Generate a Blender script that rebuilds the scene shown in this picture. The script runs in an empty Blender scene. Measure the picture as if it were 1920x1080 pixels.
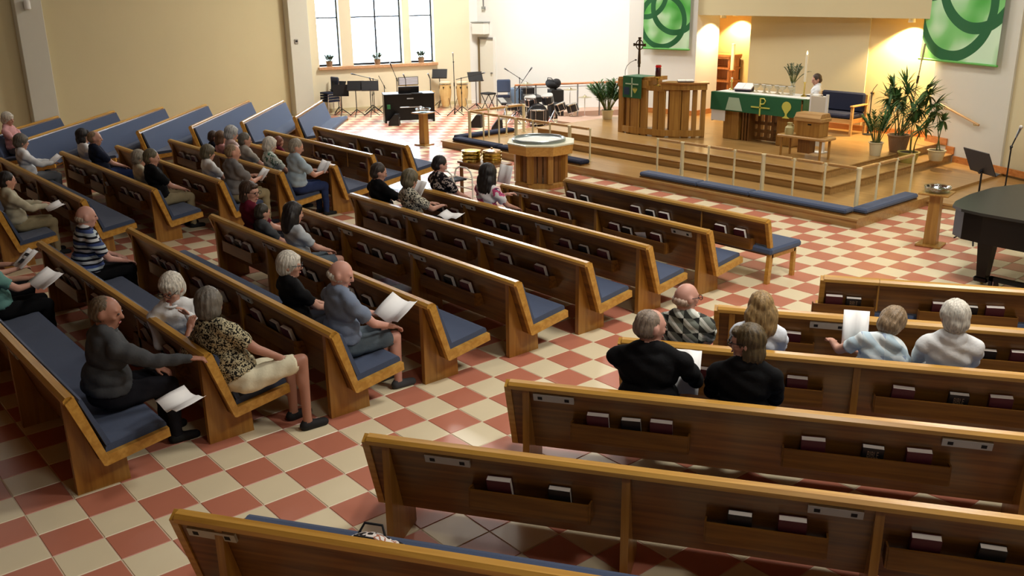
import bpy, math, random
import numpy as np
from mathutils import Matrix, Vector
random.seed(7)
RNG = np.random.RandomState(7)
SC = bpy.context.scene
COL = SC.collection
PI = math.pi
R = math.radians

# ------------------------------------------------------------------ camera
# metres; X runs along the pews to the right, Y towards the altar, floor at z = 0
cd = bpy.data.cameras.new('camera')
cam = bpy.data.objects.new('camera', cd); COL.objects.link(cam)
cd.sensor_width = 36.0; cd.lens = 1741.05 / 1920 * 36; cd.clip_start = 0.05; cd.clip_end = 300
SA, CA = math.sin(R(40.5)), math.cos(R(40.5))
def nt(v): return Vector((SA*v[0]-CA*v[1], CA*v[0]+SA*v[1], v[2]))
_r = nt((0.99990923, -0.00420459, -0.0128005)); _d = nt((-0.01347336, -0.31203847, -0.94997393)); _f = nt((0, 0.95006017, -0.31206679))
m = Matrix.Identity(4)
for i in range(3):
    m[i][0] = _r[i]; m[i][1] = -_d[i]; m[i][2] = -_f[i]
m[2][3] = 3.6
cam.matrix_world = m
SC.camera = cam

# ------------------------------------------------------------------ world, light, exposure
SC.view_settings.view_transform = 'Standard'; SC.view_settings.look = 'None'
SC.view_settings.gamma = 1.0; SC.view_settings.use_curve_mapping = False
SC.view_settings.exposure = 0.0
w = bpy.data.worlds.new('sky'); SC.world = w; w.use_nodes = True
bg = w.node_tree.nodes['Background']; bg.inputs[0].default_value = (0.80, 0.90, 1.0, 1); bg.inputs[1].default_value = 19.0
def light(name, kind, loc, energy, col=(1, 1, 1), size=1, size_y=None, aim=None, spot=None, blend=0.3):
    d = bpy.data.lights.new(name, kind); o = bpy.data.objects.new(name, d); COL.objects.link(o)
    o.location = loc; d.energy = energy; d.color = col
    if kind == 'AREA':
        d.size = size
        if size_y: d.shape = 'RECTANGLE'; d.size_y = size_y
    elif kind == 'SPOT':
        d.spot_size = R(spot); d.spot_blend = blend; d.shadow_soft_size = size
    else: d.shadow_soft_size = size
    if aim is not None:
        o.rotation_euler = (Vector(aim) - Vector(loc)).to_track_quat('-Z', 'Y').to_euler()
    return o
WARM = (1.0, 0.86, 0.66)
LP = [(-19.5, 15.5, 640), (-15, 14.5, 190), (-9.5, 15, 150), (-5, 13, 190), (-12, 8.5, 30), (-18, 7, 45), (-4, 7.5, 250), (-1, 7, 260), (-0.5, 2.5, 95), (-22, 3, 28)]
for k, (x, y, e) in enumerate(LP):      # unseen area lights added under the ceiling, power tuned zone by zone
    light('added_overhead_fill', 'AREA', (x, y, 6.93), e, (1.0, 0.96, 0.89), 1.2, 1.2, aim=(x, y, 0))
# daylight of the tall windows: portals only guide the sky light
DAY = []

# ------------------------------------------------------------------ materials
def lin(c): return tuple(((v/255)/12.92 if v/255 <= 0.04045 else ((v/255+0.055)/1.055)**2.4) for v in c)
MATS = {}
def mat(name, col, rough=0.6, metal=0.0, spec=0.5, var=0.0, vscale=6.0, bump=0.0, bscale=40.0, trans=0, emit=None, estr=0, sheen=0, coat=0):
    if name in MATS: return MATS[name]
    M = bpy.data.materials.new(name); M.use_nodes = True; nt_ = M.node_tree; b = nt_.nodes['Principled BSDF']
    c = lin(col); b.inputs['Base Color'].default_value = (*c, 1)
    b.inputs['Roughness'].default_value = rough; b.inputs['Metallic'].default_value = metal
    b.inputs['Specular IOR Level'].default_value = spec
    if sheen: b.inputs['Sheen Weight'].default_value = sheen
    if coat: b.inputs['Coat Weight'].default_value = coat; b.inputs['Coat Roughness'].default_value = 0.1
    if emit: b.inputs['Emission Color'].default_value = (*lin(emit), 1); b.inputs['Emission Strength'].default_value = estr
    if trans: b.inputs['Transmission Weight'].default_value = trans
    if var or bump:
        tc = nt_.nodes.new('ShaderNodeTexCoord')
    if var:
        n = nt_.nodes.new('ShaderNodeTexNoise'); n.inputs['Scale'].default_value = vscale; n.inputs['Detail'].default_value = 4
        nt_.links.new(tc.outputs['Object'], n.inputs['Vector'])
        mx = nt_.nodes.new('ShaderNodeMix'); mx.data_type = 'RGBA'
        mx.inputs['A'].default_value = (*[v*(1-var) for v in c], 1); mx.inputs['B'].default_value = (*[min(1, v*(1+var)) for v in c], 1)
        nt_.links.new(n.outputs['Fac'], mx.inputs['Factor']); nt_.links.new(mx.outputs['Result'], b.inputs['Base Color'])
    if bump:
        n2 = nt_.nodes.new('ShaderNodeTexNoise'); n2.inputs['Scale'].default_value = bscale; n2.inputs['Detail'].default_value = 3
        nt_.links.new(tc.outputs['Object'], n2.inputs['Vector'])
        bp = nt_.nodes.new('ShaderNodeBump'); bp.inputs['Strength'].default_value = bump; bp.inputs['Distance'].default_value = 0.01
        nt_.links.new(n2.outputs['Fac'], bp.inputs['Height']); nt_.links.new(bp.outputs['Normal'], b.inputs['Normal'])
    MATS[name] = M
    return M
def wood(name, c0, c1, axis='x', rough=0.35, scale=1.0, coat=0.15):
    if name in MATS: return MATS[name]
    M = bpy.data.materials.new(name); M.use_nodes = True; T = M.node_tree; b = T.nodes['Principled BSDF']
    b.inputs['Roughness'].default_value = rough; b.inputs['Coat Weight'].default_value = coat; b.inputs['Coat Roughness'].default_value = 0.2
    tc = T.nodes.new('ShaderNodeTexCoord'); mp = T.nodes.new('ShaderNodeMapping')
    s = {'x': (0.7, 14, 14), 'y': (14, 0.7, 14), 'z': (14, 14, 0.7)}[axis]
    mp.inputs['Scale'].default_value = [v*scale for v in s]
    n = T.nodes.new('ShaderNodeTexNoise'); n.inputs['Scale'].default_value = 1.6; n.inputs['Detail'].default_value = 5; n.inputs['Distortion'].default_value = 0.6
    rp = T.nodes.new('ShaderNodeValToRGB'); rp.color_ramp.elements[0].color = (*lin(c0), 1); rp.color_ramp.elements[1].color = (*lin(c1), 1)
    rp.color_ramp.elements[0].position = 0.32; rp.color_ramp.elements[1].position = 0.70
    T.links.new(tc.outputs['Object'], mp.inputs['Vector']); T.links.new(mp.outputs['Vector'], n.inputs['Vector'])
    T.links.new(n.outputs['Fac'], rp.inputs['Fac']); T.links.new(rp.outputs['Color'], b.inputs['Base Color'])
    MATS[name] = M
    return M
def pattern(name, kind, cols, scale=20.0, rough=0.85):
    """printed cloth: checks, stripes, blotches"""
    if name in MATS: return MATS[name]
    M = bpy.data.materials.new(name); M.use_nodes = True; T = M.node_tree; b = T.nodes['Principled BSDF']
    b.inputs['Roughness'].default_value = rough; b.inputs['Specular IOR Level'].default_value = 0.2
    tc = T.nodes.new('ShaderNodeTexCoord'); rp = T.nodes.new('ShaderNodeValToRGB'); rp.color_ramp.interpolation = 'CONSTANT'
    el = rp.color_ramp.elements
    for k, (p, c) in enumerate(cols):
        e = el[k] if k < 2 else el.new(p)
        e.position = p; e.color = (*lin(c), 1)
    if kind == 'spots':
        n = T.nodes.new('ShaderNodeTexNoise'); n.inputs['Scale'].default_value = scale; n.inputs['Detail'].default_value = 2
        T.links.new(tc.outputs['Object'], n.inputs['Vector']); T.links.new(n.outputs['Fac'], rp.inputs['Fac'])
    else:
        sp = T.nodes.new('ShaderNodeSeparateXYZ'); T.links.new(tc.outputs['Object'], sp.inputs[0])
        def fr(out, sc):
            a = T.nodes.new('ShaderNodeMath'); a.operation = 'MULTIPLY'; a.inputs[1].default_value = sc; T.links.new(out, a.inputs[0])
            f = T.nodes.new('ShaderNodeMath'); f.operation = 'FRACT'; T.links.new(a.outputs[0], f.inputs[0]); return f.outputs[0]
        if kind == 'stripes': T.links.new(fr(sp.outputs['Z'], scale), rp.inputs['Fac'])
        elif kind == 'vstripes': T.links.new(fr(sp.outputs['X'], scale), rp.inputs['Fac'])
        else:
            ad = T.nodes.new('ShaderNodeMath'); ad.operation = 'ADD'
            T.links.new(fr(sp.outputs['Z'], scale), ad.inputs[0]); T.links.new(fr(sp.outputs['X'], scale), ad.inputs[1])
            h = T.nodes.new('ShaderNodeMath'); h.operation = 'MULTIPLY'; h.inputs[1].default_value = 0.5
            T.links.new(ad.outputs[0], h.inputs[0]); T.links.new(h.outputs[0], rp.inputs['Fac'])
    T.links.new(rp.outputs['Color'], b.inputs['Base Color'])
    MATS[name] = M
    return M
TAN = mat('tan_paint', (206, 194, 154), 0.9, var=0.03, vscale=1.5)
CREAM = mat('cream_paint', (236, 226, 196), 0.9, var=0.02, vscale=1.5)
WHITEP = mat('white_paint', (234, 234, 228), 0.9, var=0.02, vscale=1.5)
NICHE = mat('niche_paint', (214, 192, 140), 0.9, var=0.02)
GREY = mat('pier_paint', (205, 203, 188), 0.9, var=0.02)
PEW = wood('pew_oak', (98, 60, 20), (138, 92, 34), 'x')  # back panels; the shade they lie in is put into this darker oak
PEWL = wood('pew_oak_trim', (176, 126, 46), (208, 160, 74), 'x', 0.3)  # rails and end frames; highlight put into this lighter oak
PEWZ = wood('pew_oak_upright', (140, 94, 32), (172, 122, 48), 'z')
DECK = wood('deck_oak', (152, 116, 64), (180, 142, 86), 'x', 0.3)
OAK = wood('oak_furniture', (146, 102, 42), (178, 134, 64), 'z')
OAKD = wood('oak_shaded_slat', (106, 68, 28), (132, 90, 42), 'z')  # darker copy of the oak; shade of recessed slats put into its colour
RAILW = wood('rail_oak', (168, 126, 70), (196, 156, 100), 'x')
BASEW = wood('baseboard_oak', (176, 106, 50), (204, 136, 74), 'x')
BLUE = mat('blue_upholstery', (69, 82, 108), 0.95, spec=0.2, var=0.12, vscale=60, bump=0.3, bscale=300, sheen=0.2)
NAVY = mat('navy_upholstery', (40, 44, 62), 0.95, spec=0.2, var=0.1, vscale=60)
TRED = mat('terracotta_tile', (194, 122, 98), 0.32, var=0.08, vscale=3)
TCRM = mat('cream_tile', (232, 218, 182), 0.32, var=0.05, vscale=3)
GROUT = mat('grout', (214, 198, 172), 0.8)
BLK = mat('black_plastic', (16, 16, 18), 0.45)
BLKM = mat('black_matte', (14, 14, 16), 0.8)
LACQ = mat('black_lacquer', (7, 7, 8), 0.3, spec=0.3)
STEEL = mat('grey_steel', (150, 152, 155), 0.35, 0.9)
CHROME = mat('chrome', (215, 218, 222), 0.15, 1.0)
BRASS = mat('polished_brass', (206, 184, 104), 0.25, 1.0)
CREAMMET = mat('cream_post_enamel', (222, 212, 172), 0.4)
GREEN = mat('green_parament', (12, 92, 48), 0.85, sheen=0.2, var=0.08, vscale=30)
LINEN = mat('white_linen', (236, 234, 226), 0.9)
GOLDCL = mat('gold_embroidery', (206, 204, 92), 0.7)
SILVCL = mat('silver_embroidery', (186, 206, 176), 0.7)
PAPER = mat('white_paper', (246, 246, 244), 0.8)
PAGES = mat('page_edges', (236, 230, 220), 0.8)
MAROON = mat('maroon_cloth_cover', (84, 20, 34), 0.6)
BKBLK = mat('black_cloth_cover', (26, 22, 22), 0.6)
TANINK = mat('tan_foil', (150, 124, 96), 0.6)
PLATE = mat('white_plate', (186, 183, 172), 0.5)
LEAF = mat('leaf_green', (58, 104, 50), 0.55, var=0.3, vscale=9)
LEAFD = mat('leaf_dark_green', (64, 100, 50), 0.55, var=0.3, vscale=9)
LEAFG = mat('leaf_grey_green', (92, 108, 84), 0.6, var=0.25, vscale=9)
STEM = mat('plant_stem', (96, 104, 48), 0.7)
SOIL = mat('potting_soil', (48, 34, 24), 0.95)
WICKER = mat('wicker', (142, 112, 84), 0.8, var=0.25, vscale=50, bump=0.5, bscale=80)
POTC = mat('cream_ceramic', (212, 202, 166), 0.35)
POTO = mat('olive_ceramic', (178, 168, 88), 0.35)
POTW = mat('white_ceramic', (226, 226, 220), 0.35)
CANDLE = mat('candle_wax', (240, 232, 206), 0.5)
FLAME = mat('candle_flame', (255, 226, 150), 0.5, emit=(255, 220, 140), estr=8)
REDGL = mat('red_glass', (150, 16, 26), 0.15, trans=0.3, emit=(190, 20, 30), estr=0.25)
BRONZE = mat('dark_bronze', (74, 60, 42), 0.4, 0.8)
FRAME = mat('window_frame_bronze', (46, 48, 54), 0.4, 0.3)
CARPET = mat('rose_carpet', (190, 158, 138), 0.95, var=0.08, vscale=80)
CONGA = wood('conga_ash', (214, 176, 110), (232, 200, 140), 'z')
DRUMHD = mat('drum_head', (112, 96, 88), 0.5)
STEELB = mat('blue_grey_case', (112, 136, 164), 0.5)
def glassmat(name, tint=(1, 1, 1), fac=0.12):
    if name in MATS: return MATS[name]
    M = bpy.data.materials.new(name); M.use_nodes = True; T = M.node_tree
    for n_ in list(T.nodes):
        if n_.type == 'BSDF_PRINCIPLED': T.nodes.remove(n_)
    o = T.nodes['Material Output']; tr = T.nodes.new('ShaderNodeBsdfTransparent'); gl = T.nodes.new('ShaderNodeBsdfGlossy'); mx = T.nodes.new('ShaderNodeMixShader')
    tr.inputs[0].default_value = (*tint, 1); gl.inputs['Roughness'].default_value = 0.03; mx.inputs[0].default_value = fac
    T.links.new(tr.outputs[0], mx.inputs[1]); T.links.new(gl.outputs[0], mx.inputs[2]); T.links.new(mx.outputs[0], o.inputs['Surface'])
    MATS[name] = M
    return M
GLASS = glassmat('window_glass', (0.93, 0.97, 1.0), 0.06)
CLEAR = glassmat('clear_glass', (0.9, 0.95, 0.95), 0.22)

# ------------------------------------------------------------------ mesh builder
class MB:
    def __init__(s): s.v = []; s.f = []; s.k = []; s.m = None; s.sm = set()
    def add(s, vs, fs, k=0, M=None):
        o = len(s.v)
        if M is not None: vs = [tuple(M @ Vector(q)) for q in vs]
        s.v += [tuple(q) for q in vs]; s.f += [tuple(i+o for i in f) for f in fs]; s.k += [k]*len(fs)
        return s
    def box(s, x0, x1, y0, y1, z0, z1, k=0, M=None):
        vs = [(x0,y0,z0),(x1,y0,z0),(x1,y1,z0),(x0,y1,z0),(x0,y0,z1),(x1,y0,z1),(x1,y1,z1),(x0,y1,z1)]
        return s.add(vs, [(0,3,2,1),(4,5,6,7),(0,1,5,4),(1,2,6,5),(2,3,7,6),(3,0,4,7)], k, M)
    def rbox(s, x0, x1, y0, y1, z0, z1, r=0.01, k=0, M=None):     # box with chamfered edges
        b = (x0, x1, y0, y1, z0, z1); vs = []; idx = {}
        for i in (0, 1):
            for j in (0, 1):
                for l in (0, 1):
                    X, Y, Z = b[i], b[2+j], b[4+l]; dx, dy, dz = (r if not i else -r), (r if not j else -r), (r if not l else -r)
                    for t, q in (('x', (X, Y+dy, Z+dz)), ('y', (X+dx, Y, Z+dz)), ('z', (X+dx, Y+dy, Z))):
                        idx[i, j, l, t] = len(vs); vs.append(q)
        F = []
        for i in (0, 1):
            q = [idx[i,0,0,'x'], idx[i,1,0,'x'], idx[i,1,1,'x'], idx[i,0,1,'x']]; F.append(q if i else q[::-1])
            q = [idx[0,i,0,'y'], idx[0,i,1,'y'], idx[1,i,1,'y'], idx[1,i,0,'y']]; F.append(q if i else q[::-1])
            q = [idx[0,0,i,'z'], idx[1,0,i,'z'], idx[1,1,i,'z'], idx[0,1,i,'z']]; F.append(q if i else q[::-1])
        for i in (0, 1):
            for j in (0, 1):
                for (t, ka, kb, fl) in (('x', lambda l: idx[l,i,j,'y'], lambda l: idx[l,i,j,'z'], 1), ('y', lambda l: idx[i,l,j,'x'], lambda l: idx[i,l,j,'z'], -1), ('z', lambda l: idx[i,j,l,'x'], lambda l: idx[i,j,l,'y'], 1)):
                    q = [ka(0), ka(1), kb(1), kb(0)]
                    if ((1 if i else -1)*(1 if j else -1)*fl) > 0: q = q[::-1]
                    F.append(q)
        for i in (0, 1):
            for j in (0, 1):
                for l in (0, 1):
                    q = [idx[i,j,l,'x'], idx[i,j,l,'y'], idx[i,j,l,'z']]
                    if (i+j+l) % 2 == 0: q = q[::-1]
                    F.append(q)
        return s.add(vs, F, k, M)
    def prism(s, poly, a0, a1, axis='x', k=0, M=None):            # polygon extruded along an axis
        n = len(poly)
        def P(q, a): return {'x': (a, q[0], q[1]), 'y': (q[0], a, q[1]), 'z': (q[0], q[1], a)}[axis]
        vs = [P(q, a0) for q in poly] + [P(q, a1) for q in poly]
        F = [tuple(range(n))[::-1], tuple(range(n, 2*n))] + [(i, (i+1) % n, n+(i+1) % n, n+i) for i in range(n)]
        return s.add(vs, F, k, M)
    def cyl(s, p0, p1, r0, r1=None, n=12, k=0, cap=True, M=None):
        r1 = r0 if r1 is None else r1
        p0, p1 = Vector(p0), Vector(p1); d = (p1-p0).normalized()
        a = d.orthogonal().normalized(); b = d.cross(a)
        vs = []
        for p, r in ((p0, r0), (p1, r1)):
            vs += [tuple(p + r*(math.cos(2*PI*i/n)*a + math.sin(2*PI*i/n)*b)) for i in range(n)]
        F = [(i, (i+1) % n, n+(i+1) % n, n+i) for i in range(n)]
        if cap: F += [tuple(range(n))[::-1], tuple(range(n, 2*n))]
        return s.add(vs, F, k, M)
    def lathe(s, prof, c=(0, 0, 0), n=20, k=0, M=None, a0=0.0):   # (r, z) profile turned about z
        vs = []; F = []
        for r, z in prof:
            vs += [(c[0]+r*math.cos(a0+2*PI*i/n), c[1]+r*math.sin(a0+2*PI*i/n), c[2]+z) for i in range(n)]
        for j in range(len(prof)-1):
            F += [(j*n+i, j*n+(i+1) % n, (j+1)*n+(i+1) % n, (j+1)*n+i) for i in range(n)]
        F += [tuple(range(n))[::-1], tuple(range((len(prof)-1)*n, len(prof)*n))]
        return s.add(vs, F, k, M)
    def tube(s, pts, r, n=8, k=0, M=None):
        pts = [Vector(p) for p in pts]; vs = []; F = []; L = len(pts); a = None
        for i, p in enumerate(pts):
            d = (pts[min(i+1, L-1)] - pts[max(i-1, 0)]).normalized()
            a = (d.orthogonal() if a is None else a - d*a.dot(d)).normalized()
            b = d.cross(a); rr = r[i] if isinstance(r, (list, tuple)) else r
            vs += [tuple(p + rr*(math.cos(2*PI*j/n)*a + math.sin(2*PI*j/n)*b)) for j in range(n)]
        for i in range(L-1):
            F += [(i*n+j, i*n+(j+1) % n, (i+1)*n+(j+1) % n, (i+1)*n+j) for j in range(n)]
        F += [tuple(range(n))[::-1], tuple(range((L-1)*n, L*n))]
        return s.add(vs, F, k, M)
    def ball(s, c, r, n=12, k=0, M=None):
        rx, ry, rz = r if isinstance(r, (list, tuple)) else (r, r, r); h = max(6, n*2//3)
        vs = [(c[0], c[1], c[2]-rz)]; F = []
        for j in range(1, h):
            t = PI*j/h - PI/2
            vs += [(c[0]+rx*math.cos(t)*math.cos(2*PI*i/n), c[1]+ry*math.cos(t)*math.sin(2*PI*i/n), c[2]+rz*math.sin(t)) for i in range(n)]
        vs.append((c[0], c[1], c[2]+rz)); T = len(vs)-1
        F += [(0, 1+(i+1) % n, 1+i) for i in range(n)]
        for j in range(h-2):
            F += [(1+j*n+i, 1+j*n+(i+1) % n, 1+(j+1)*n+(i+1) % n, 1+(j+1)*n+i) for i in range(n)]
        F += [(T, 1+(h-2)*n+i, 1+(h-2)*n+(i+1) % n) for i in range(n)]
        return s.add(vs, F, k, M)
    def mesh(s, name, mats, smooth=False):
        me = bpy.data.meshes.new(name); me.from_pydata(s.v, [], s.f)
        for mm in (mats if isinstance(mats, (list, tuple)) else [mats]): me.materials.append(mm)
        if any(s.k): me.polygons.foreach_set('material_index', s.k)
        if smooth:
            me.polygons.foreach_set('use_smooth', [True]*len(me.polygons))
            try: me.set_sharp_from_angle(angle=R(40))
            except Exception: pass
        me.update(); return me
    def build(s, name, mats, parent=None, smooth=False, loc=None, rz=0, kind=None):
        o = bpy.data.objects.new(name, s.mesh(name, mats, smooth)); COL.objects.link(o)
        if parent is not None: o.parent = parent
        if loc is not None: o.location = loc
        if rz: o.rotation_euler = (0, 0, rz)
        if kind: o['kind'] = kind
        return o
def tag(o, label, cat, group=None):
    o['label'] = label; o['category'] = cat
    if group: o['group'] = group
    return o
def thing(name, label, cat, loc=(0, 0, 0), rz=0, group=None):
    o = bpy.data.objects.new(name, None); COL.objects.link(o); o.empty_display_size = 0.1
    o.location = loc; o.rotation_euler = (0, 0, rz)
    return tag(o, label, cat, group)
def struct(mb, name, mats, parent=None, smooth=False, label=None):
    o = mb.build(name, mats, parent, smooth); o['kind'] = 'structure'
    if label: o['label'] = label
    return o
def copy_thing(src, loc, rz, label, group=None):
    r = src.copy(); COL.objects.link(r); r.location = loc; r.rotation_euler = (0, 0, rz); r['label'] = label
    if group: r['group'] = group
    for ch in list(src.children):
        c = ch.copy(); COL.objects.link(c); c.parent = r
        for g in list(ch.children):
            d = g.copy(); COL.objects.link(d); d.parent = c
    return r
def RZ(a, loc=(0, 0, 0)): return Matrix.Translation(loc) @ Matrix.Rotation(a, 4, 'Z')
def wallbox(mb, a, b, z0, z1, t, k=0, back=1):     # wall slab from a to b, thickness t behind (left of a->b when back=1)
    d = Vector((b[0]-a[0], b[1]-a[1])); L = d.length; an = math.atan2(d.y, d.x)
    mb.box(0, L, 0 if back > 0 else -t, t if back > 0 else 0, z0, z1, k, RZ(an, (a[0], a[1], 0)))
    return L, an
ORD = ['first', 'second', 'third', 'fourth', 'fifth', 'sixth', 'seventh', 'eighth', 'ninth', 'tenth', 'eleventh', 'twelfth']
# ------------------------------------------------------------------ the setting
HT = 7.0
fl = struct(MB().box(-25.3, 7.3, -6.3, 21, -0.2, -0.004), 'floor', GROUT)
struct(MB().box(-70, 60, -60, 80, -0.5, -0.3), 'ground', mat('pale_concrete', (206, 206, 202), 0.9, var=0.05))
cl = struct(MB().box(-25.6, 7.6, -6.6, 21.5, HT, HT+0.2), 'ceiling', wood('low_bounce_ceiling', (112, 78, 46), (140, 100, 62), 'x', 0.6))  # unseen ceiling, its dark wood chosen to cut bounced light
TA, TX, TY, TS = R(40.10881-40.5), -6.390008, 4.178696, 0.34001156
# the 300 tiles that show largest are laid one by one
TOP_ROWS = {-10: [-3,-2,-1,0,1], -9: [-7,-6,-5,-4,-3,-2,-1,0,1,2], -8: [-10,-9,-8,-7,-6,-5,-4,-3,-2,-1,0,1,2,3], -7: [-3,-2,-1,0,1,2], -6: [-3,-2,-1,0,1,2], -5: [-21,-15,-14,-13,-12,-5,-4,-3,-2,-1,0,1,2,3], -4: [-21,-6,-5,-3,-2,-1,0,1,2,3,4,5], -3: [-3,-2,-1,0,1,2,4,5,6], -2: [-26,-25,-3,-2,-1,0,5,6,7,8], -1: [-21,-5,-4,-2,-1,0,1,2,6,7,8,9], 0: [-24,-23,-2,-1,0,1,2,3,8,9,10], 1: [-24,-21,-20,-3,-2,-1,0,1,2,4,5,9,10,11], 2: [-27,-26,-21,-20,-19,-18,-14,-13,-4,-3,-2,-1,0,1,5,6,11], 3: [-23,-22,-21,-2,-1,0,7,8], 4: [-3,-2,-1,0,1,2,8,9], 5: [-26,-10,-9,-6,-5,-4,-3,-1,0,1,2,10,11], 6: [-2,-1,0,1,11,12], 7: [-2,-1,0], 8: [-5,-4,-3,-1,0], 9: [-20,-2,-1], 10: [-2], 11: [-1,0], 12: [-2,-1,0], 13: [-1,0], 14: [-3,-1,0,1,2], 15: [-2,-1,0,1,2], 16: [-2,-1,0,1], 17: [-2,-1,0,1], 18: [-4,-3,-2,-1,0,1], 19: [-2,-1,0,1,2], 20: [-2,-1,0,1,2,3,4], 21: [-2,-1,0,1,2,3,4,5], 22: [-4,-3,-2,-1,0,1,2,3,4], 23: [-5,-4,-3,-2,-1,0,1,2,3,4,5], 24: [-19,-17,-16,-15,-14,-13,-12,-11,-10,-9,-8,-7,-6,-5,-4,-3,-2,-1,0,1,2,3,4,5], 25: [-2,-1,0,2,4], 26: [-2,-1,0,1,2,3,4], 27: [-2,-1], 28: [-2,-1], 29: [-2], 30: [-2]}
TOP_TILES = {(a, b) for a, v in TOP_ROWS.items() for b in v}
tc_, ts_ = math.cos(TA), math.sin(TA)
tmesh = []
for mm in (TCRM, TRED):
    g = 0.0035
    tmesh.append(MB().add([(g, g, -0.004), (TS-g, g, -0.004), (TS-g, TS-g, -0.004), (g, TS-g, -0.004), (g*2, g*2, 0), (TS-g*2, g*2, 0), (TS-g*2, TS-g*2, 0), (g*2, TS-g*2, 0)],
        [(4,5,6,7), (0,1,5,4), (1,2,6,5), (2,3,7,6), (3,0,4,7)]).mesh('floor_tile', mm))
rest = MB()
for i in range(-32, 52):
    for j in range(-58, 42):
        # i runs towards the altar, j along the pews
        def P(a, b): return (TX + TS*(b*tc_ - a*ts_), TY + TS*(b*ts_ + a*tc_))
        cx, cy = P(i+0.5, j+0.5)
        if not (-25 < cx < 7 and -6.2 < cy < 20): continue
        if -17.2 < cx < -7.2 and cy > 13.1: continue
        if cx > -7.2 and cy > 15.2: continue
        k = (i+j) % 2
        if (i, j) in TOP_TILES:
            o = bpy.data.objects.new('floor_tile', tmesh[k]); COL.objects.link(o); o.parent = fl
            p = P(i, j); o.location = (p[0], p[1], 0); o.rotation_euler = (0, 0, TA)
        else:
            g = 0.0055
            q = [P(i+g*3, j+g*3), P(i+g*3, j+1-g*3), P(i+1-g*3, j+1-g*3), P(i+1-g*3, j+g*3)]
            rest.add([(a, b, 0.0) for a, b in q], [(0, 1, 2, 3)], k)
ro = rest.build('floor_tiles_beyond', [TCRM, TRED], fl); ro['kind'] = 'stuff'

# walls
struct(MB().box(-25.3, -25.0, -6.3, 13.55, 0, HT), 'wall_left', TAN)
for k, (a, b) in enumerate([(5.97, 6.56), (12.97, 13.58)]):
    struct(MB().rbox(-25.0, -24.7, a, b, 0, HT, 0.01), 'trim_%d' % (k+1), GREY)
WA = (-25.0, 13.55); WB = (-23.4, 18.4); WAN = math.atan2(WB[1]-WA[1], WB[0]-WA[0]); WM = RZ(WAN, (WA[0], WA[1], 0)); WL = math.hypot(WB[0]-WA[0], WB[1]-WA[1])
WIN = [(0.40, 1.07), (1.42, 2.97), (3.20, 3.96)]
mb = MB(); Z0, Z1 = 1.33, 5.4
mb.box(0, WL, 0, 0.34, 0, Z0, M=WM).box(0, WL, 0, 0.34, Z1, HT, M=WM)
e = [0] + [q for ab in WIN for q in ab] + [WL]
for a, b in zip(e[0::2], e[1::2]): mb.box(a, b, 0, 0.34, Z0, Z1, M=WM)
struct(mb, 'wall_window_side', CREAM)
for k, (a, b) in enumerate(WIN):
    fr = MB(); t = 0.045
    fr.box(a, a+t, 0.22, 0.28, Z0, Z1, M=WM).box(b-t, b, 0.22, 0.28, Z0, Z1, M=WM).box(a, b, 0.22, 0.28, Z0, Z0+t, M=WM).box(a, b, 0.22, 0.28, Z1-t, Z1, M=WM)
    fo = struct(fr, 'window_%d' % (k+1), FRAME)
    bars = MB(); xs = [a+t, b-t]
    zs = [Z0+t, 2.70, 4.10, Z1-t]
    for z in zs[1:-1]: bars.box(a+t, b-t, 0.225, 0.275, z-0.02, z+0.02, M=WM)
    if b-a > 1: bars.box((a+b)/2-0.025, (a+b)/2+0.025, 0.224, 0.276, Z0+t, Z1-t, M=WM); xs = [a+t, (a+b)/2, b-t]
    bars.build('muntin', FRAME, fo)
    for x0, x1 in zip(xs, xs[1:]):
        for z0, z1 in zip(zs, zs[1:]): MB().box(x0, x1, 0.247, 0.253, z0, z1, M=WM).build('pane', GLASS, fo)
struct(MB().rbox(0.36, 4.02, -0.12, 0.22, 1.235, 1.33, 0.012, M=WM), 'trim_3', wood('sill_oak', (196, 146, 106), (216, 170, 128), 'x'))
YA = (-23.4, 18.4); YB = (-23.28, 18.62); YC = (-15.2, 20.6)
mb = MB(); wallbox(mb, YA, YB, 0, HT, 0.3); L, YAN = wallbox(mb, YB, YC, 0, HT, 0.3)
struct(mb, 'wall_band', WHITEP)
YM = RZ(YAN, (YB[0], YB[1], 0))
d1 = struct(MB().box(0.10, 0.62, -0.03, 0.0, 0.02, 1.96, M=YM), 'door_1', mat('white_door', (228, 226, 214), 0.6))
MB().box(0.04, 0.10, -0.06, 0.0, 0, 2.02, M=YM).build('dark_jamb', mat('brown_frame', (120, 104, 74), 0.6), d1)
MB().box(0.62, 0.70, -0.05, 0.0, 0, 2.02, M=YM).build('white_jamb', WHITEP, d1)
MB().box(0.10, 0.62, -0.06, 0, 1.96, 2.02, M=YM).build('lintel', mat('grey_lintel', (120, 116, 112), 0.6), d1)
MB().cyl((0.55, -0.08, 0.95), (0.55, -0.03, 0.95), 0.025, M=YM).build('door_handle', STEEL, d1)
struct(MB().prism([(-16.4, 17.98), (-14.55, 18.35), (-14.6, 19.28), (-15.9, 19.5), (-15.9, 20.9), (-16.4, 20.9)], 0, HT, 'z'), 'wall_left_pier', WHITEP)
struct(MB().box(-15.95, -8.4, 20.4, 20.7, 0, HT), 'wall_niche_back', NICHE)
struct(MB().box(-13.45, -10.45, 18.95, 19.2, 0.4, 2.85), 'wall_altar_panel', TAN)
mb = MB(); wallbox(mb, (-10.45, 18.97), (-8.7, 19.16), 0.4, 2.85, 0.12); struct(mb, 'wall_niche_right', NICHE)
struct(MB().prism([(-14.56, 18.36), (-8.85, 18.71), (-8.6, 20.5), (-15.9, 20.5), (-15.9, 19.6)], 2.82, HT, 'z'), 'wall_header', TAN)
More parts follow.
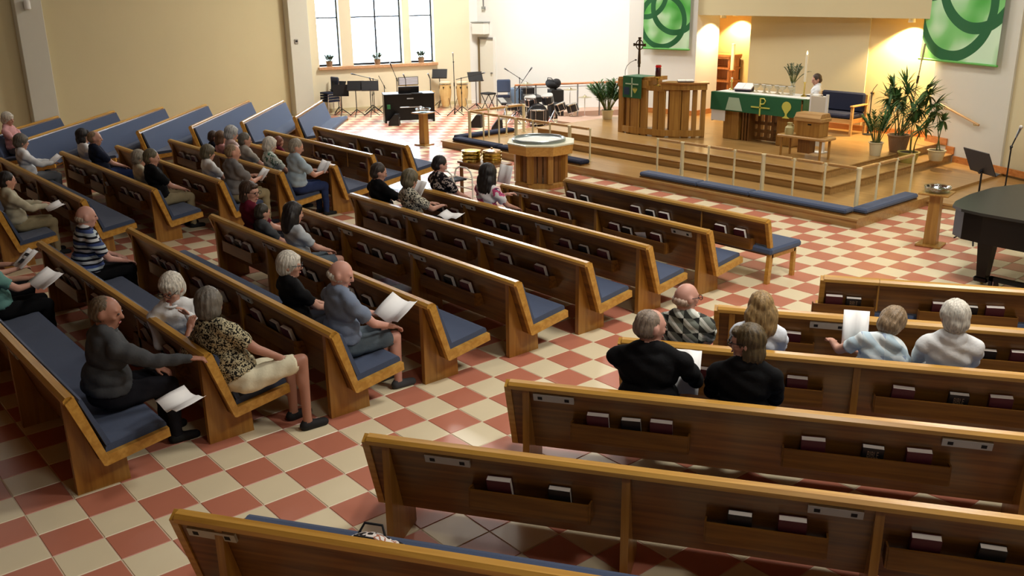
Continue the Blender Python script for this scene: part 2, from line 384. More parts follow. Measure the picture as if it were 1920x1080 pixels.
struct(MB().prism([(-8.86, 18.7), (-7.03, 17.9), (-6.7, 18.7), (-8.4, 20.6)], 0, HT, 'z'), 'wall_right_pier', GREY)
mb = MB(); wallbox(mb, (-7.05, 17.96), (7.2, 11.4), 0, HT, 0.3); struct(mb, 'wall_front_right', TAN)
struct(MB().box(7.0, 7.3, -6.3, 12, 0, HT), 'wall_right', TAN)
struct(MB().box(-25.3, 7.3, -6.6, -6.3, 0, HT), 'wall_back', wood('low_bounce_back_wall', (112, 78, 46), (140, 100, 62), 'z', 0.6))  # wall out of view, made dark wood to hold bounced light down
# chancel deck and steps
DX0, DX1 = -17.4, -6.95
mb = MB(); mb.box(DX0, DX1, 12.79, 18.9, 0, 0.15)
mb.box(DX0-0.02, DX1+0.02, 12.765, 12.80, 0.12, 0.151)
struct(mb, 'chancel_platform', DECK)
mb = MB(); mb.box(-16.25, -8.15, 14.02, 18.9, 0.15, 0.268).rbox(-16.27, -8.13, 13.99, 18.9, 0.268, 0.295, 0.008)
struct(mb, 'chancel_step', DECK)
mb = MB(); mb.box(-15.85, -8.55, 14.38, 20.4, 0.295, 0.413).rbox(-15.87, -8.53, 14.35, 20.4, 0.413, 0.44, 0.008)
struct(mb, 'chancel_floor', DECK)
mb = MB(); mb.box(-6.95, -2.6, 15.0, 17.9, 0, 0.10).box(-6.96, -2.6, 14.97, 15.02, 0.07, 0.101); struct(mb, 'ramp_landing', DECK)
def base(name, pts, z, h=0.12, m_=BASEW):
    mb = MB()
    for a, b in zip(pts, pts[1:]): wallbox(mb, a, b, z, z+h, 0.03, back=-1)
    struct(mb, name, m_)
base('baseboard_left', [(-16.4, 17.98), (-14.55, 18.35), (-14.6, 19.26)], 0.44)
base('baseboard_niche', [(-13.45, 18.95), (-10.45, 18.95), (-8.9, 19.12)], 0.44)
base('baseboard_right', [(-8.86, 18.7), (-8.3, 18.455)], 0.44, 0.13)
base('baseboard_right_step', [(-8.3, 18.455), (-8.1, 18.368)], 0.295, 0.14)
base('baseboard_right_low', [(-8.1, 18.368), (-7.03, 17.9), (-3.0, 16.1)], 0.15)
base('baseboard_band', [YA, YB, YC], 0.0, 0.1, WHITEP)
base('baseboard_window', [WA, WB], 0.0, 0.1, TAN)
# ------------------------------------------------------------------ lamp and box on the piers
t = thing('wall_lamp', 'small white cylinder lamp high on the left pier', 'lamp', (-24.7, 6.22, 3.15))
MB().lathe([(0.05, 0), (0.07, 0.02), (0.07, 0.2), (0.05, 0.22)], (0.09, 0, 0)).build('lamp_body', WHITEP, t, True)
MB().box(0, 0.03, -0.05, 0.05, 0.05, 0.17).build('bracket', STEEL, t)
t = thing('wall_thermostat', 'small grey thermostat on the pier beside the windows', 'thermostat', (-24.7, 13.14, 2.03))
MB().rbox(0, 0.03, -0.055, 0.055, 0, 0.13, 0.006).build('housing', mat('thermostat_grey', (150, 144, 132), 0.6), t)
MB().box(0.03, 0.034, -0.035, 0.035, 0.05, 0.1).build('display', BLKM, t)
t = thing('wall_vent', 'silver wall vent below the windows behind the piano', 'vent', (-24.02, 16.45, 0.68))
t.rotation_euler = (0, 0, WAN)
MB().rbox(-0.32, 0.32, -0.03, 0.0, 0, 0.24, 0.006).build('frame', STEEL, t)
for k in range(5): MB().box(-0.29, 0.29, -0.045, -0.025, 0.02+0.042*k, 0.045+0.042*k).build('slat', mat('vent_white', (214, 214, 226), 0.5), t)
# equipment on the band wall near its corner
t = thing('wall_speaker', 'white loudspeaker hung on the white wall above the door', 'loudspeaker', (0, 0, 0)); t.matrix_world = YM @ Matrix.Translation((0.25, -0.16, 2.12))
MB().rbox(-0.25, 0.22, -0.14, 0.14, 0, 0.34, 0.01).build('cabinet', WHITEP, t); MB().box(-0.27, 0.24, -0.16, 0.16, 0.34, 0.365).build('bracket', STEEL, t)
t = thing('conduit_pipe', 'grey conduit pipe running up the white wall in the corner', 'pipe', (0, 0, 0)); t.matrix_world = YM @ Matrix.Translation((0.3, -0.07, 2.9))
MB().cyl((0, 0, 0), (0, 0, HT-2.9), 0.022, n=10).build('pipe', STEEL, t, True); MB().box(-0.06, 0.06, -0.02, 0.03, -0.05, 0.03).build('junction_box', STEEL, t)

# ------------------------------------------------------------------ banners
def banner_mat(name, Wd):
    M = bpy.data.materials.new(name); M.use_nodes = True; T = M.node_tree; b = T.nodes['Principled BSDF']; b.inputs['Roughness'].default_value = 0.8
    tc = T.nodes.new('ShaderNodeTexCoord'); sp = T.nodes.new('ShaderNodeSeparateXYZ'); T.links.new(tc.outputs['Object'], sp.inputs[0])
    def ma(op, a, b_=None, c=None):
        n = T.nodes.new('ShaderNodeMath'); n.operation = op
        for i, v in enumerate((a, b_, c)):
            if v is None: continue
            if isinstance(v, (int, float)): n.inputs[i].default_value = v
            else: T.links.new(v, n.inputs[i])
        return n.outputs[0]
    x, z = sp.outputs['X'], sp.outputs['Z']; tot = None
    for (cx, cz, r, hw) in [(0.41, 0.535, 0.47, 0.05), (0.68, 0.80, 0.47, 0.052), (0.05, 1.04, 0.43, 0.048), (0.5, 1.75, 0.5, 0.05)]:
        dx = ma('SUBTRACT', x, cx*Wd); dz = ma('SUBTRACT', z, cz*Wd)
        dd = ma('SQRT', ma('ADD', ma('MULTIPLY', dx, dx), ma('MULTIPLY', dz, dz)))
        msk = ma('LESS_THAN', ma('ABSOLUTE', ma('SUBTRACT', dd, r*Wd)), hw*Wd)
        tot = msk if tot is None else ma('MAXIMUM', tot, msk)
    n = T.nodes.new('ShaderNodeTexNoise'); n.inputs['Scale'].default_value = 1.1/Wd*1.8; n.inputs['Detail'].default_value = 1.5
    T.links.new(tc.outputs['Object'], n.inputs['Vector'])
    rp = T.nodes.new('ShaderNodeValToRGB'); el = rp.color_ramp.elements
    el[0].position = 0.36; el[0].color = (*lin((70, 160, 60)), 1); el[1].position = 0.62; el[1].color = (*lin((196, 224, 190)), 1)
    el.new(0.5).color = (*lin((120, 190, 110)), 1)
    T.links.new(n.outputs['Fac'], rp.inputs['Fac'])
    mx = T.nodes.new('ShaderNodeMix'); mx.data_type = 'RGBA'; mx.inputs['B'].default_value = (*lin((22, 92, 46)), 1)
    T.links.new(tot, mx.inputs['Factor']); T.links.new(rp.outputs['Color'], mx.inputs['A']); T.links.new(mx.outputs['Result'], b.inputs['Base Color'])
    return M
for nm, a, b, z in [('left', (-15.93, 18.02), (-14.68, 18.27), 1.99), ('right', (-9.20, 18.80), (-7.35, 17.99), 2.02)]:
    an = math.atan2(b[1]-a[1], b[0]-a[0]); Wd = math.hypot(b[0]-a[0], b[1]-a[1])
    t = thing('wall_banner', 'green fabric banner with dark green rings on the pier %s of the altar niche' % nm, 'banner', (a[0], a[1], z), an, 'green banners')
    H_ = 2.6; mb = MB(); nx, nz = 16, 20
    vs = [(Wd*i/nx, -0.05+0.012*math.sin(5*i/nx*PI+1)*(1-j/nz), 0.05+(H_-0.05)*j/nz) for j in range(nz+1) for i in range(nx+1)]
    mb.add(vs, [(j*(nx+1)+i, j*(nx+1)+i+1, (j+1)*(nx+1)+i+1, (j+1)*(nx+1)+i) for j in range(nz) for i in range(nx)])
    mb.build('cloth', banner_mat('banner_print_'+nm, Wd), t, True)
    MB().cyl((-0.02, -0.05, 0.03), (Wd+0.02, -0.05, 0.03), 0.022).build('hem_rod', mat('green_hem', (96, 170, 80), 0.7), t, True)

# warm downlights in the niche
for nm, loc, aim, en in [('left', (-14.75, 20.1, 2.74), (-14.75, 20.4, 1.2), 260), ('right', (-9.5, 18.82, 2.74), (-9.6, 19.1, 0.9), 650), ('pier', (-14.22, 18.9, 2.74), (-14.6, 18.85, 1.1), 190)]:
    t = thing('niche_downlight', {'left': 'small warm downlight over the cabinet in the niche', 'right': 'small warm downlight over the right niche wall', 'pier': 'small warm downlight beside the left pier'}[nm], 'lamp', loc, group='niche downlights')
    MB().lathe([(0.06, 0.09), (0.07, 0.0), (0.055, 0.0), (0.05, 0.05)], n=16).build('shade', WHITEP, t, True)
    light('niche_spot', 'SPOT', (loc[0], loc[1], loc[2]-0.02), en, (1.0, 0.72, 0.36), 0.03, aim=aim, spot=118, blend=0.4)
# ------------------------------------------------------------------ pews
SCL = 0.965
def PZ(m):
    m.v = [(x, y*0.98, (z*0.98 + 0.072*min(1, z/0.14)) if z > 0.001 else z) for x, y, z in m.v]; return m
def pew(label, group, loc, rz, L, racks=(), plates=(), supports=(), bench=False, seam=None):
    t = thing('pew', label, 'pew', loc, rz, group)
    if not bench:
        PZ(MB().prism([(0.005, 0.73), (0.19, 0.17), (0.232, 0.182), (0.055, 0.745)], 0.02, L-0.02, 'x')).build('back_panel', PEW, t)
        for x0 in (0, L-0.048):
            PZ(MB().prism([(-0.012, 0.738), (0.045, 0.776), (0.06, 0.768), (0.22, 0.252), (0.70, 0.318), (0.706, 0.243), (0.205, 0.163), (0.185, 0.172)], x0, x0+0.048, 'x')).build('end_frame', PEWL, t)
        PZ(MB().prism([(0.2, 0.185), (0.215, 0.228), (0.69, 0.296), (0.69, 0.262)], 0.05, L-0.05, 'x')).build('seat_board', PEW, t)
        PZ(MB().prism([(0.222, 0.242), (0.228, 0.29), (0.25, 0.312), (0.66, 0.368), (0.688, 0.362), (0.70, 0.34), (0.70, 0.302)], 0.05, L-0.05, 'x')).build('seat_cushion', BLUE, t)
        PZ(MB().prism([(0.236, 0.30), (0.092, 0.712), (0.10, 0.728), (0.118, 0.726), (0.27, 0.318)], 0.05, L-0.05, 'x')).build('back_cushion', BLUE, t)
        for x0 in supports:
            PZ(MB().prism([(0.0, 0), (0.40, 0), (0.385, 0.25), (0.2, 0.185), (0.185, 0.172), (0.012, 0.70), (0.0, 0.715)], x0-0.025, x0+0.025, 'x')).build('support', PEWZ, t)
    else:
        PZ(MB().prism([(0.005, 0.73), (0.10, 0.42), (0.142, 0.43), (0.055, 0.745)], 0.05, L-0.05, 'x')).build('back_panel', PEW, t)
        for x0 in (0, L-0.05):
            PZ(MB().prism([(-0.012, 0.738), (0.045, 0.772), (0.16, 0.33), (0.125, 0), (0.06, 0), (0.09, 0.36)], x0, x0+0.05, 'x')).build('rear_leg', PEWL, t)
            PZ(MB().box(x0, x0+0.05, 0.62, 0.67, 0, 0.30)).build('front_leg', PEWL, t)
            PZ(MB().box(x0, x0+0.05, 0.13, 0.65, 0.26, 0.31)).build('side_rail', PEWL, t)
        for x0 in supports:
            PZ(MB().box(x0-0.025, x0+0.025, 0.08, 0.13, 0, 0.31)).build('middle_leg', PEWL, t)
        PZ(MB().box(0.05, L-0.05, 0.12, 0.66, 0.28, 0.31)).build('seat_board', PEW, t)
        PZ(MB().rbox(0.05, L+0.03, 0.06, 0.74, 0.31, 0.40, 0.025)).build('seat_cushion', BLUE, t)
        PZ(MB().prism([(0.146, 0.43), (0.075, 0.70), (0.10, 0.705), (0.185, 0.435)], 0.05, L-0.05, 'x')).build('back_cushion', BLUE, t)
    cuts = [0.03] + ([seam] if seam else []) + [L-0.03]
    for a, b in zip(cuts, cuts[1:]):
        PZ(MB().prism([(-0.014, 0.722), (-0.016, 0.752), (0.004, 0.774), (0.052, 0.778), (0.066, 0.765), (0.066, 0.742)], a+0.002, b-0.002, 'x')).build('top_rail', PEWL, t)
    if seam: PZ(MB().box(seam-0.008, seam+0.008, 0.0, 0.012, 0.45, 0.73, M=Matrix.Rotation(0, 4, 'X'))).build('seam_strip', PEWZ, t)
    for a, b in racks:
        mb = MB(); mb.box(a, b, 0.0, 0.016, 0.345, 0.485); mb.box(a, b, 0.024, 0.125, 0.35, 0.366)
        mb.prism([(0.008, 0.345), (0.13, 0.345), (0.085, 0.48), (0.008, 0.495)], a-0.012, a, 'x').prism([(0.008, 0.345), (0.13, 0.345), (0.085, 0.48), (0.008, 0.495)], b, b+0.012, 'x')
        PZ(mb).build('book_rack', PEW, t)
    for x0 in plates:
        th = math.atan2(0.185, 0.56); Mx = Matrix.Translation((x0, 0.012, 0.668)) @ Matrix.Rotation(th, 4, 'X')
        mb = MB().box(-0.15, 0.15, -0.008, 0.012, -0.028, 0.034, 0, Mx)
        for dx in (-0.1, 0.1): mb.box(dx-0.017, dx+0.017, -0.0095, -0.0075, -0.013, 0.015, 1, Mx)
        PZ(mb).build('card_plate', [PLATE, BLKM], t)
    return t
# hymnals: one of each kind, then copies
def make_book(kind):
    wd, hh, th = (0.160, 0.215, 0.045) if kind == 'r' else (0.14, 0.20, 0.04)
    if kind == 'p':
        t = thing('leaflet', 'white leaflet', 'leaflet', (0, 0, -3))
        mb = MB(); n = 6
        vs = [(-0.07+0.14*i/n, -0.02-0.05*(j/n)**2*(1-i/n), 0.19*j/n) for j in range(n+1) for i in range(n+1)]
        mb.add(vs, [(j*(n+1)+i, j*(n+1)+i+1, (j+1)*(n+1)+i+1, (j+1)*(n+1)+i) for j in range(n) for i in range(n)]); o = mb.build('sheet', PAPER, t, True)
        return t
    t = thing('hymnal' if kind == 'r' else 'black_book', 'book', 'book', (0, 0, -3))
    c = MAROON if kind == 'r' else BKBLK
    mb = MB().box(-wd/2, wd/2, -th, -th+0.003, 0, hh).box(-wd/2, wd/2, -0.003, 0, 0, hh).box(-wd/2, -wd/2+0.004, -th, 0, 0, hh)
    mb.build('cover', c, t)
    MB().box(-wd/2+0.004, wd/2-0.003, -th+0.003, -0.003, 0.003, hh-0.003).build('pages', PAGES, t)
    return t
BOOKS = {k: make_book(k) for k in 'rkp'}
used_book = set()
TH = math.atan2(0.185, 0.56)
def letters_mesh():
    cu = bpy.data.curves.new('lettering', 'FONT'); cu.body = 'BIBLE'; cu.size = 0.075; cu.align_x = 'CENTER'; cu.extrude = 0.0006
    o = bpy.data.objects.new('lettering_tmp', cu); COL.objects.link(o)
    bpy.context.view_layer.update()
    me = bpy.data.meshes.new_from_object(o.evaluated_get(bpy.context.evaluated_depsgraph_get())); bpy.data.objects.remove(o)
    me.materials.clear(); me.materials.append(TANINK)
    return me
LETT = letters_mesh()
def put_book(kind, loc, rz, u, label, group, lett=False, jit=True):
    src = BOOKS[kind]
    dv = RNG.uniform(-0.004, 0.004) if jit else 0
    p = Matrix.Rotation(rz, 4, 'Z') @ Vector((u, 0.11+dv, 0.442)) + Vector((*loc, 0))
    if kind in used_book: b = copy_thing(src, p, rz, label, group)
    else: b = src; used_book.add(kind); b.location = p; b['label'] = label; b['group'] = group
    b.rotation_euler = (TH, RNG.uniform(-0.03, 0.03), rz)
    b.rotation_mode = 'XYZ'
    if lett:
        o = bpy.data.objects.new('lettering', LETT); COL.objects.link(o); o.parent = b
        o.rotation_euler = (PI/2, 0, 0); o.scale = (0.42, 1.15, 1); o.location = (0.0, -0.0415, 0.115)
    return b
def books(row, loc, rz, x0, lst, pewname, group):
    cnt = 0; lst = [(e[0]*SCL, *e[1:]) for e in lst]
    for e in lst:
        x, k = e[0], e[1]
        nm = {'r': 'maroon hymnal', 'k': 'black book', 'p': 'white leaflet'}[k] + (', tan lettering' if len(e) > 2 else '')
        cnt += 1
        put_book(k, loc, rz, x-x0, '%s, %s from the left on the back of the %s' % (nm, ORD[cnt-1], pewname), group, lett=len(e) > 2)
def groups(xs, gap=0.62, pad=0.17):        # book racks under runs of books
    xs = sorted(xs); out = []; a = b = xs[0]
    for x in xs[1:]:
        if x-b > gap: out.append((a-pad, b+pad)); a = x
        b = x
    out.append((a-pad, b+pad)); return out
NROW = {1: 9.8, 2: 8.85, 3: 7.8, 4: 6.82, 5: 5.82, 6: 4.77, 7: 3.7, 8: 2.67, 9: 1.55}
AL = {1: -10.22, 2: -10.6, 3: -11.55, 4: -11.62, 5: -11.7, 6: -11.78, 7: -11.82, 8: -11.9, 9: -11.95}
AR = {1: -6.5, 2: -6.68, 3: -6.72, 4: -6.72, 5: -6.73, 6: -6.77, 7: -6.73, 8: -7.0, 9: -6.88}
NROW = {a: b*SCL for a, b in NROW.items()}; AL = {a: b*SCL for a, b in AL.items()}; AR = {a: b*SCL for a, b in AR.items()}
r, k, p = 'r', 'k', 'p'
ABK = {1: [(-10.08,r), (-9.8,k), (-8.76,r), (-8.48,k), (-8.22,r), (-7.26,r), (-6.94,r)],
 2: [(-9.85,r), (-9.5,k), (-9.22,r), (-8.28,r), (-8.05,k), (-7.8,p), (-7.55,r)],
 3: [(-11.06,r), (-10.77,k), (-10.42,r), (-9.62,r), (-9.32,k), (-9.07,r), (-8.13,r), (-7.81,k), (-7.47,r)],
 4: [(-11.08,r), (-10.77,k), (-10.48,r), (-9.65,r), (-9.03,r), (-8.14,r), (-7.52,r)],
 5: [(-11.24,r), (-10.88,k), (-10.57,r), (-9.74,r), (-9.42,k), (-9.1,r), (-8.26,r), (-7.94,k), (-7.62,r)],
 6: [(-11.26,r), (-11.02,k), (-10.76,r), (-9.37,r), (-9.14,k), (-8.32,r), (-7.98,k)],
 7: [(-10.98,r), (-10.76,k), (-10.53,r), (-9.75,r), (-9.43,k), (-9.17,r), (-8.32,r), (-7.94,k), (-7.66,r)],
 8: [(-11.2,r), (-10.94,k), (-10.70,r), (-9.93,r), (-8.6,r), (-8.18,k), (-7.93,r)], 9: []}
for i in range(1, 10):
    x0, x1, n = AL[i], AR[i], NROW[i]
    nm = '%s pew of the centre block counted from the altar' % ORD[i-1]
    lab = 'oak pew with blue cushions, %s row from the altar in the centre block' % ORD[i-1]
    rk = [(a-x0, b-x0) for a, b in groups([q[0]*SCL for q in ABK[i]])] if ABK[i] else []
    pl = [x*SCL-x0 for x in (-10.08, -8.5)] if i > 1 else []
    if i == 2: pl = [-10.15*SCL-x0, -7.12*SCL-x0]
    sup = [0.16, x1-x0-0.16] + [x*SCL-x0 for x in (-10.15, -8.6)]
    pew(lab, 'pews of the centre block', (x0, n, 0), 0, x1-x0, rk, pl, sup if i > 1 else [1.6], bench=(i == 1), seam=(-7.55*SCL-x0 if i == 1 else None))
    books(i, (x0, n), 0, x0, ABK[i], '%s centre pew' % ORD[i-1], 'books in the centre pew racks')
BROW = {1: 9.8, 2: 8.8, 3: 7.78, 4: 6.85, 5: 5.82, 6: 4.83, 7: 3.8, 8: 2.7}
BL = {1: -18.0, 2: -18.3, 3: -18.4, 4: -18.52, 5: -18.54, 6: -18.6, 7: -18.66, 8: -18.7}
BR = {1: -14.47, 2: -14.1, 3: -13.65, 4: -13.77, 5: -13.77, 6: -13.9, 7: -13.9, 8: -13.95}
BROW = {a: b*SCL for a, b in BROW.items()}; BL = {a: b*SCL for a, b in BL.items()}; BR = {a: b*SCL for a, b in BR.items()}
BBK = {1: [(-17.78,r), (-17.56,k), (-17.32,r), (-16.49,r), (-15.94,k), (-15.5,r), (-14.94,r)], 2: [(-16.18,r), (-15.86,k), (-15.6,r), (-14.46,r)],
 3: [(-14.71,r)], 4: [(-17.98,r), (-17.66,k), (-17.4,r), (-14.68,r)], 5: [(-15.25,r), (-14.85,k), (-14.62,r)],
 6: [(-18.07,r), (-17.75,k), (-17.5,r), (-16.79,r), (-16.3,r), (-15.36,r), (-15.02,k), (-14.74,r)],
 7: [(-18.09,r), (-17.56,r), (-16.82,r), (-16.41,k), (-15.46,r), (-15.15,k), (-14.86,r)], 8: []}
for i in range(1, 9):
    x0, x1, n = BL[i], BR[i], BROW[i]
    rk = [(a-x0, b-x0) for a, b in groups([q[0]*SCL for q in BBK[i]])] if BBK[i] else []
    pew('oak pew with blue cushions, %s row from the altar in the left block' % ORD[i-1], 'pews of the left block', (x0, n, 0), 0, x1-x0, rk, [], [0.16, (x1-x0)/2, x1-x0-0.16], seam=(-14.95*SCL-x0 if i == 2 else None))
    books(i, (x0, n), 0, x0, BBK[i], '%s left-block pew' % ORD[i-1], 'books in the left pew racks')
# side block along the left wall
c2 = R(139.5); D2 = (math.cos(c2), math.sin(c2)); N2 = (D2[1], -D2[0])
for i, (off, far, near) in enumerate([(-5.0, 24.84, 21.6), (-6.03, 24.9, 20.9), (-6.98, 25.06, 20.3), (-7.9, 24.34, 19.7), (-8.87, 23.9, 19.1), (-9.85, 23.27, 18.5), (-10.83, 22.39, 19.0)]):
    off, far, near = off*SCL, far*SCL, near*SCL
    P0 = (off*N2[0]+far*D2[0], off*N2[1]+far*D2[1])
    pew('oak pew with blue padded back, %s from the band in the side block' % ORD[i], 'pews of the side block', (*P0, 0), c2-PI, far-near, [], [], [0.16, (far-near)/2, far-near-0.16], seam={1: 0.75, 3: 3.5}.get(i))
# right block
DA = R(33.2); DD = (math.cos(DA), math.sin(DA)); DN = (-DD[1], DD[0])
def dpos(s, off, z=0): return (s*DD[0]+off*DN[0], s*DD[1]+off*DN[1], z)
DR = [(9.50, 0.49, [(0.64,r), (0.83,k,1), (1.65,r), (1.91,k), (2.14,r)], [], [0.9, 2.6], 1.05), (8.31, -0.48, [(0.22,r), (1.46,r), (1.86,k), (2.13,r)], [0.53], [0.16], None),
 (7.27, -1.2, [(-0.5,r), (0.27,r), (1.07,r), (1.48,k,1), (1.78,r)], [], [0.16, 1.85], None), (6.19, -1.88, [(-1.16,r), (-0.91,k), (-0.69,r), (0.38,r), (0.77,k,1), (1.07,r)], [-1.5, 1.35], [0.16, 3.5], None),
 (5.09, -2.55, [(-1.6,r), (-1.2,k), (-0.07,k), (0.24,r), (0.98,r), (1.33,k)], [-1.95, 0.47], [0.16, 1.72, 3.15], None), (3.93, -3.22, [], [-2.96], [0.3, 2.2], None)]
for i, (off, s0, bks, pl, sup, seam) in enumerate(DR):
    s1 = 4.4 if i < 4 else 3.6; off *= SCL; s0 *= SCL; pl = [q*SCL for q in pl]; seam = seam*SCL if seam else None
    loc = dpos(s0, off); L = s1-s0
    rk = [(a-s0, b-s0) for a, b in groups([q[0]*SCL for q in bks], 0.55, 0.19)] if bks else []
    pew('oak pew with blue cushions, %s row from the altar in the right block' % ORD[i], 'pews of the right block', loc, DA, L, rk, [q-s0 for q in pl], sup+[L-0.16], bench=(i == 0), seam=(seam-s0 if seam else None))
    books(i, loc[:2], DA, s0, bks, '%s right pew' % ORD[i], 'books in the right pew racks')
# ------------------------------------------------------------------ altar rail and kneelers
def rail_run(t, pts, thick, wood_r=0.03):
    """posts at the points, a wooden rail piece over every gap"""
    for i, (x, y) in enumerate(pts):
        r_ = 0.036 if i in thick else 0.019
        mb = MB().cyl((x, y, 0.15), (x, y, 0.80), r_, n=12).cyl((x, y, 0.15), (x, y, 0.165), r_*1.7, n=12).cyl((x, y, 0.79), (x, y, 0.815), r_*1.25, n=12)
        mb.build('post', CREAMMET, t, True)
    for (x0, y0), (x1, y1) in zip(pts, pts[1:]):
        d = Vector((x1-x0, y1-y0)); L = d.length; an = math.atan2(d.y, d.x)
        MB().rbox(0.05, L-0.05, -wood_r, wood_r, 0.785, 0.825, 0.01, M=RZ(an, (x0, y0, 0))).build('rail', RAILW, t)
        MB().box(0.015, L-0.015, -0.006, 0.006, 0.772, 0.786, M=RZ(an, (x0, y0, 0))).build('rail_strap', CREAMMET, t)
t = thing('altar_rail', 'right-hand altar rail of cream posts with oak rail beside the grand piano', 'rail', group='altar rails')
rail_run(t, [(-11.36, 13.33), (-10.77, 13.33), (-10.18, 13.33), (-9.62, 13.33), (-9.03, 13.33), (-8.44, 13.33), (-7.87, 13.33), (-7.29, 13.33), (-7.29, 13.92), (-7.29, 14.5), (-7.29, 15.05)], (1, 4, 7))
t = thing('altar_rail', 'left-hand altar rail of cream posts with oak rail behind the font', 'rail', group='altar rails')
rail_run(t, [(-13.13, 13.33), (-13.72, 13.33), (-14.31, 13.33), (-14.85, 13.33), (-15.4, 13.33), (-15.98, 13.33), (-16.53, 13.33), (-17.04, 13.33), (-17.04, 13.9), (-17.04, 14.45), (-17.04, 15.0)], (1, 4, 7, 10))
def cushion(x0, x1, y0, y1, label):
    t = thing('kneeler_cushion', label, 'cushion', ((x0+x1)/2, (y0+y1)/2, 0.15), group='kneeler cushions')
    a, b = (x1-x0)/2, (y1-y0)/2
    MB().box(-a+0.01, a-0.01, -b+0.01, b-0.01, 0, 0.02).build('board', OAKD, t)
    MB().rbox(-a, a, -b, b, 0.02, 0.10, 0.025).build('pad', BLUE if x0 > -12 else NAVY, t)
cushion(-11.38, -10.05, 12.85, 13.11, 'blue kneeler cushion at the front rail by the centre gap, right side')
cushion(-10.045, -8.96, 12.85, 13.11, 'blue kneeler cushion in the middle of the right front rail')
cushion(-8.955, -7.18, 12.85, 13.11, 'long blue kneeler cushion ending at the right rail corner')
cushion(-7.22, -6.97, 13.08, 14.72, 'blue kneeler cushion along the right side of the platform')
cushion(-13.95, -12.9, 12.85, 13.11, 'dark blue kneeler cushion right of the font')
cushion(-15.5, -14.0, 12.85, 13.11, 'dark blue kneeler cushion behind the font')
cushion(-17.1, -15.55, 12.85, 13.11, 'dark blue kneeler cushion at the left rail corner')
cushion(-17.38, -17.13, 13.1, 14.8, 'dark blue kneeler cushion along the left side of the platform')

# ------------------------------------------------------------------ font
t = thing('baptismal_font', 'octagonal wooden baptismal font with steel basin at the centre aisle', 'font', (-12.72, 11.62, 0))
A8 = PI/8
MB().lathe([(0.52, 0), (0.52, 0.07), (0.49, 0.09)], n=8, a0=A8).build('base', OAK, t)
for k in range(8):
    a = A8 + k*PI/4
    MB().box(-0.045, 0.045, -0.05, 0.05, 0.09, 0.60, M=RZ(a, (0.47*math.cos(a), 0.47*math.sin(a), 0))).build('corner_post', OAK, t)
    a2 = a + PI/8
    for j in (-1, 0, 1):
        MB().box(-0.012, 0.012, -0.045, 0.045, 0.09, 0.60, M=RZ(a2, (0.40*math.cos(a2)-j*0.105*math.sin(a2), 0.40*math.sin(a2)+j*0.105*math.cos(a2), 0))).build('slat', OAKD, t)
MB().lathe([(0.50, 0.60), (0.63, 0.62), (0.65, 0.79), (0.60, 0.80)], n=8, a0=A8).build('bowl_band', wood('font_oak', (186, 136, 62), (206, 160, 84), 'x'), t)
MB().lathe([(0.66, 0.79), (0.66, 0.815), (0.64, 0.82)], n=8, a0=A8).build('top', mat('font_top', (220, 222, 196), 0.3), t)
mb = MB(); n = 28
prof = [(0.50, 0.82), (0.50, 0.865), (0.48, 0.875), (0.46, 0.865), (0.44, 0.83)]
mb.lathe(prof, (-0.04, -0.02, 0), n=n); mb.build('basin', mat('basin_steel', (150, 160, 160), 0.25, 0.6), t, True)
MB().lathe([(0.45, 0.832), (0.45, 0.845)], (-0.04, -0.02, 0), n=n).build('water', mat('font_water', (150, 172, 176), 0.05, coat=1), t)

# ------------------------------------------------------------------ plate table, walker
t = thing('side_table', 'small dark-topped wooden table left of the font', 'table', (-12.55, 10.12, 0))
MB().rbox(-0.42, 0.42, -0.28, 0.28, 0.60, 0.63, 0.006).build('table_top', wood('table_walnut', (120, 78, 44), (146, 98, 58), 'x'), t)
for x in (-0.36, 0.36):
    for y in (-0.23, 0.23): MB().box(x-0.022, x+0.022, y-0.022, y+0.022, 0, 0.60).build('leg', OAKD, t)
MB().box(-0.36, 0.36, -0.24, -0.22, 0.53, 0.60).box(-0.36, 0.36, 0.22, 0.24, 0.53, 0.60).build('apron', OAKD, t)
def tray(x, y, z, label, lid=False):
    t = thing('communion_tray', label, 'tray', (x, y, z), group='brass trays on the side table')
    MB().lathe([(0.155, 0), (0.165, 0.015), (0.165, 0.052), (0.175, 0.058), (0.16, 0.06), (0.155, 0.05)], n=28).build('tray', BRASS, t, True)
    if lid: MB().lathe([(0.165, 0.06), (0.15, 0.085), (0.07, 0.105), (0.02, 0.11), (0.02, 0.13), (0.01, 0.135)], n=28).build('lid', mat('rose_brass', (206, 170, 130), 0.25, 0.9), t, True)
    else: MB().lathe([(0.16, 0.06), (0.13, 0.066), (0.05, 0.068)], n=28).build('plate', BRASS, t, True)
for k in range(3): tray(-12.76, 10.0, 0.63+0.07*k, 'brass tray in the left stack on the side table, %s from the table' % ORD[k])
for k in range(3): tray(-12.46, 10.22, 0.63+0.062*k, 'brass tray in the right lidded stack on the side table, %s from the table' % ORD[k], k == 2)
t = thing('walker', 'white metal walker parked in front of the side table', 'walker', (-12.55, 9.45, 0))
for y in (-0.2, 0.2):
    pts = [(-0.24, y, 0.02), (-0.24, y, 0.45), (-0.2, y, 0.55), (-0.1, y, 0.60), (0.1, y, 0.60), (0.2, y, 0.55), (0.25, y, 0.45), (0.25, y, 0.02)]
    MB().tube(pts, 0.014, 8).build('frame_loop', WHITEP, t, True)
    for z in (0.25, 0.42): MB().cyl((-0.24, y, z), (0.25, y, z), 0.01, n=8).build('brace', WHITEP, t, True)
MB().cyl((-0.24, -0.2, 0.42), (-0.24, 0.2, 0.42), 0.012, n=8).build('cross_bar', WHITEP, t, True)
MB().rbox(-0.14, 0.14, -0.18, 0.18, 0.40, 0.43, 0.015).build('seat', BLKM, t)
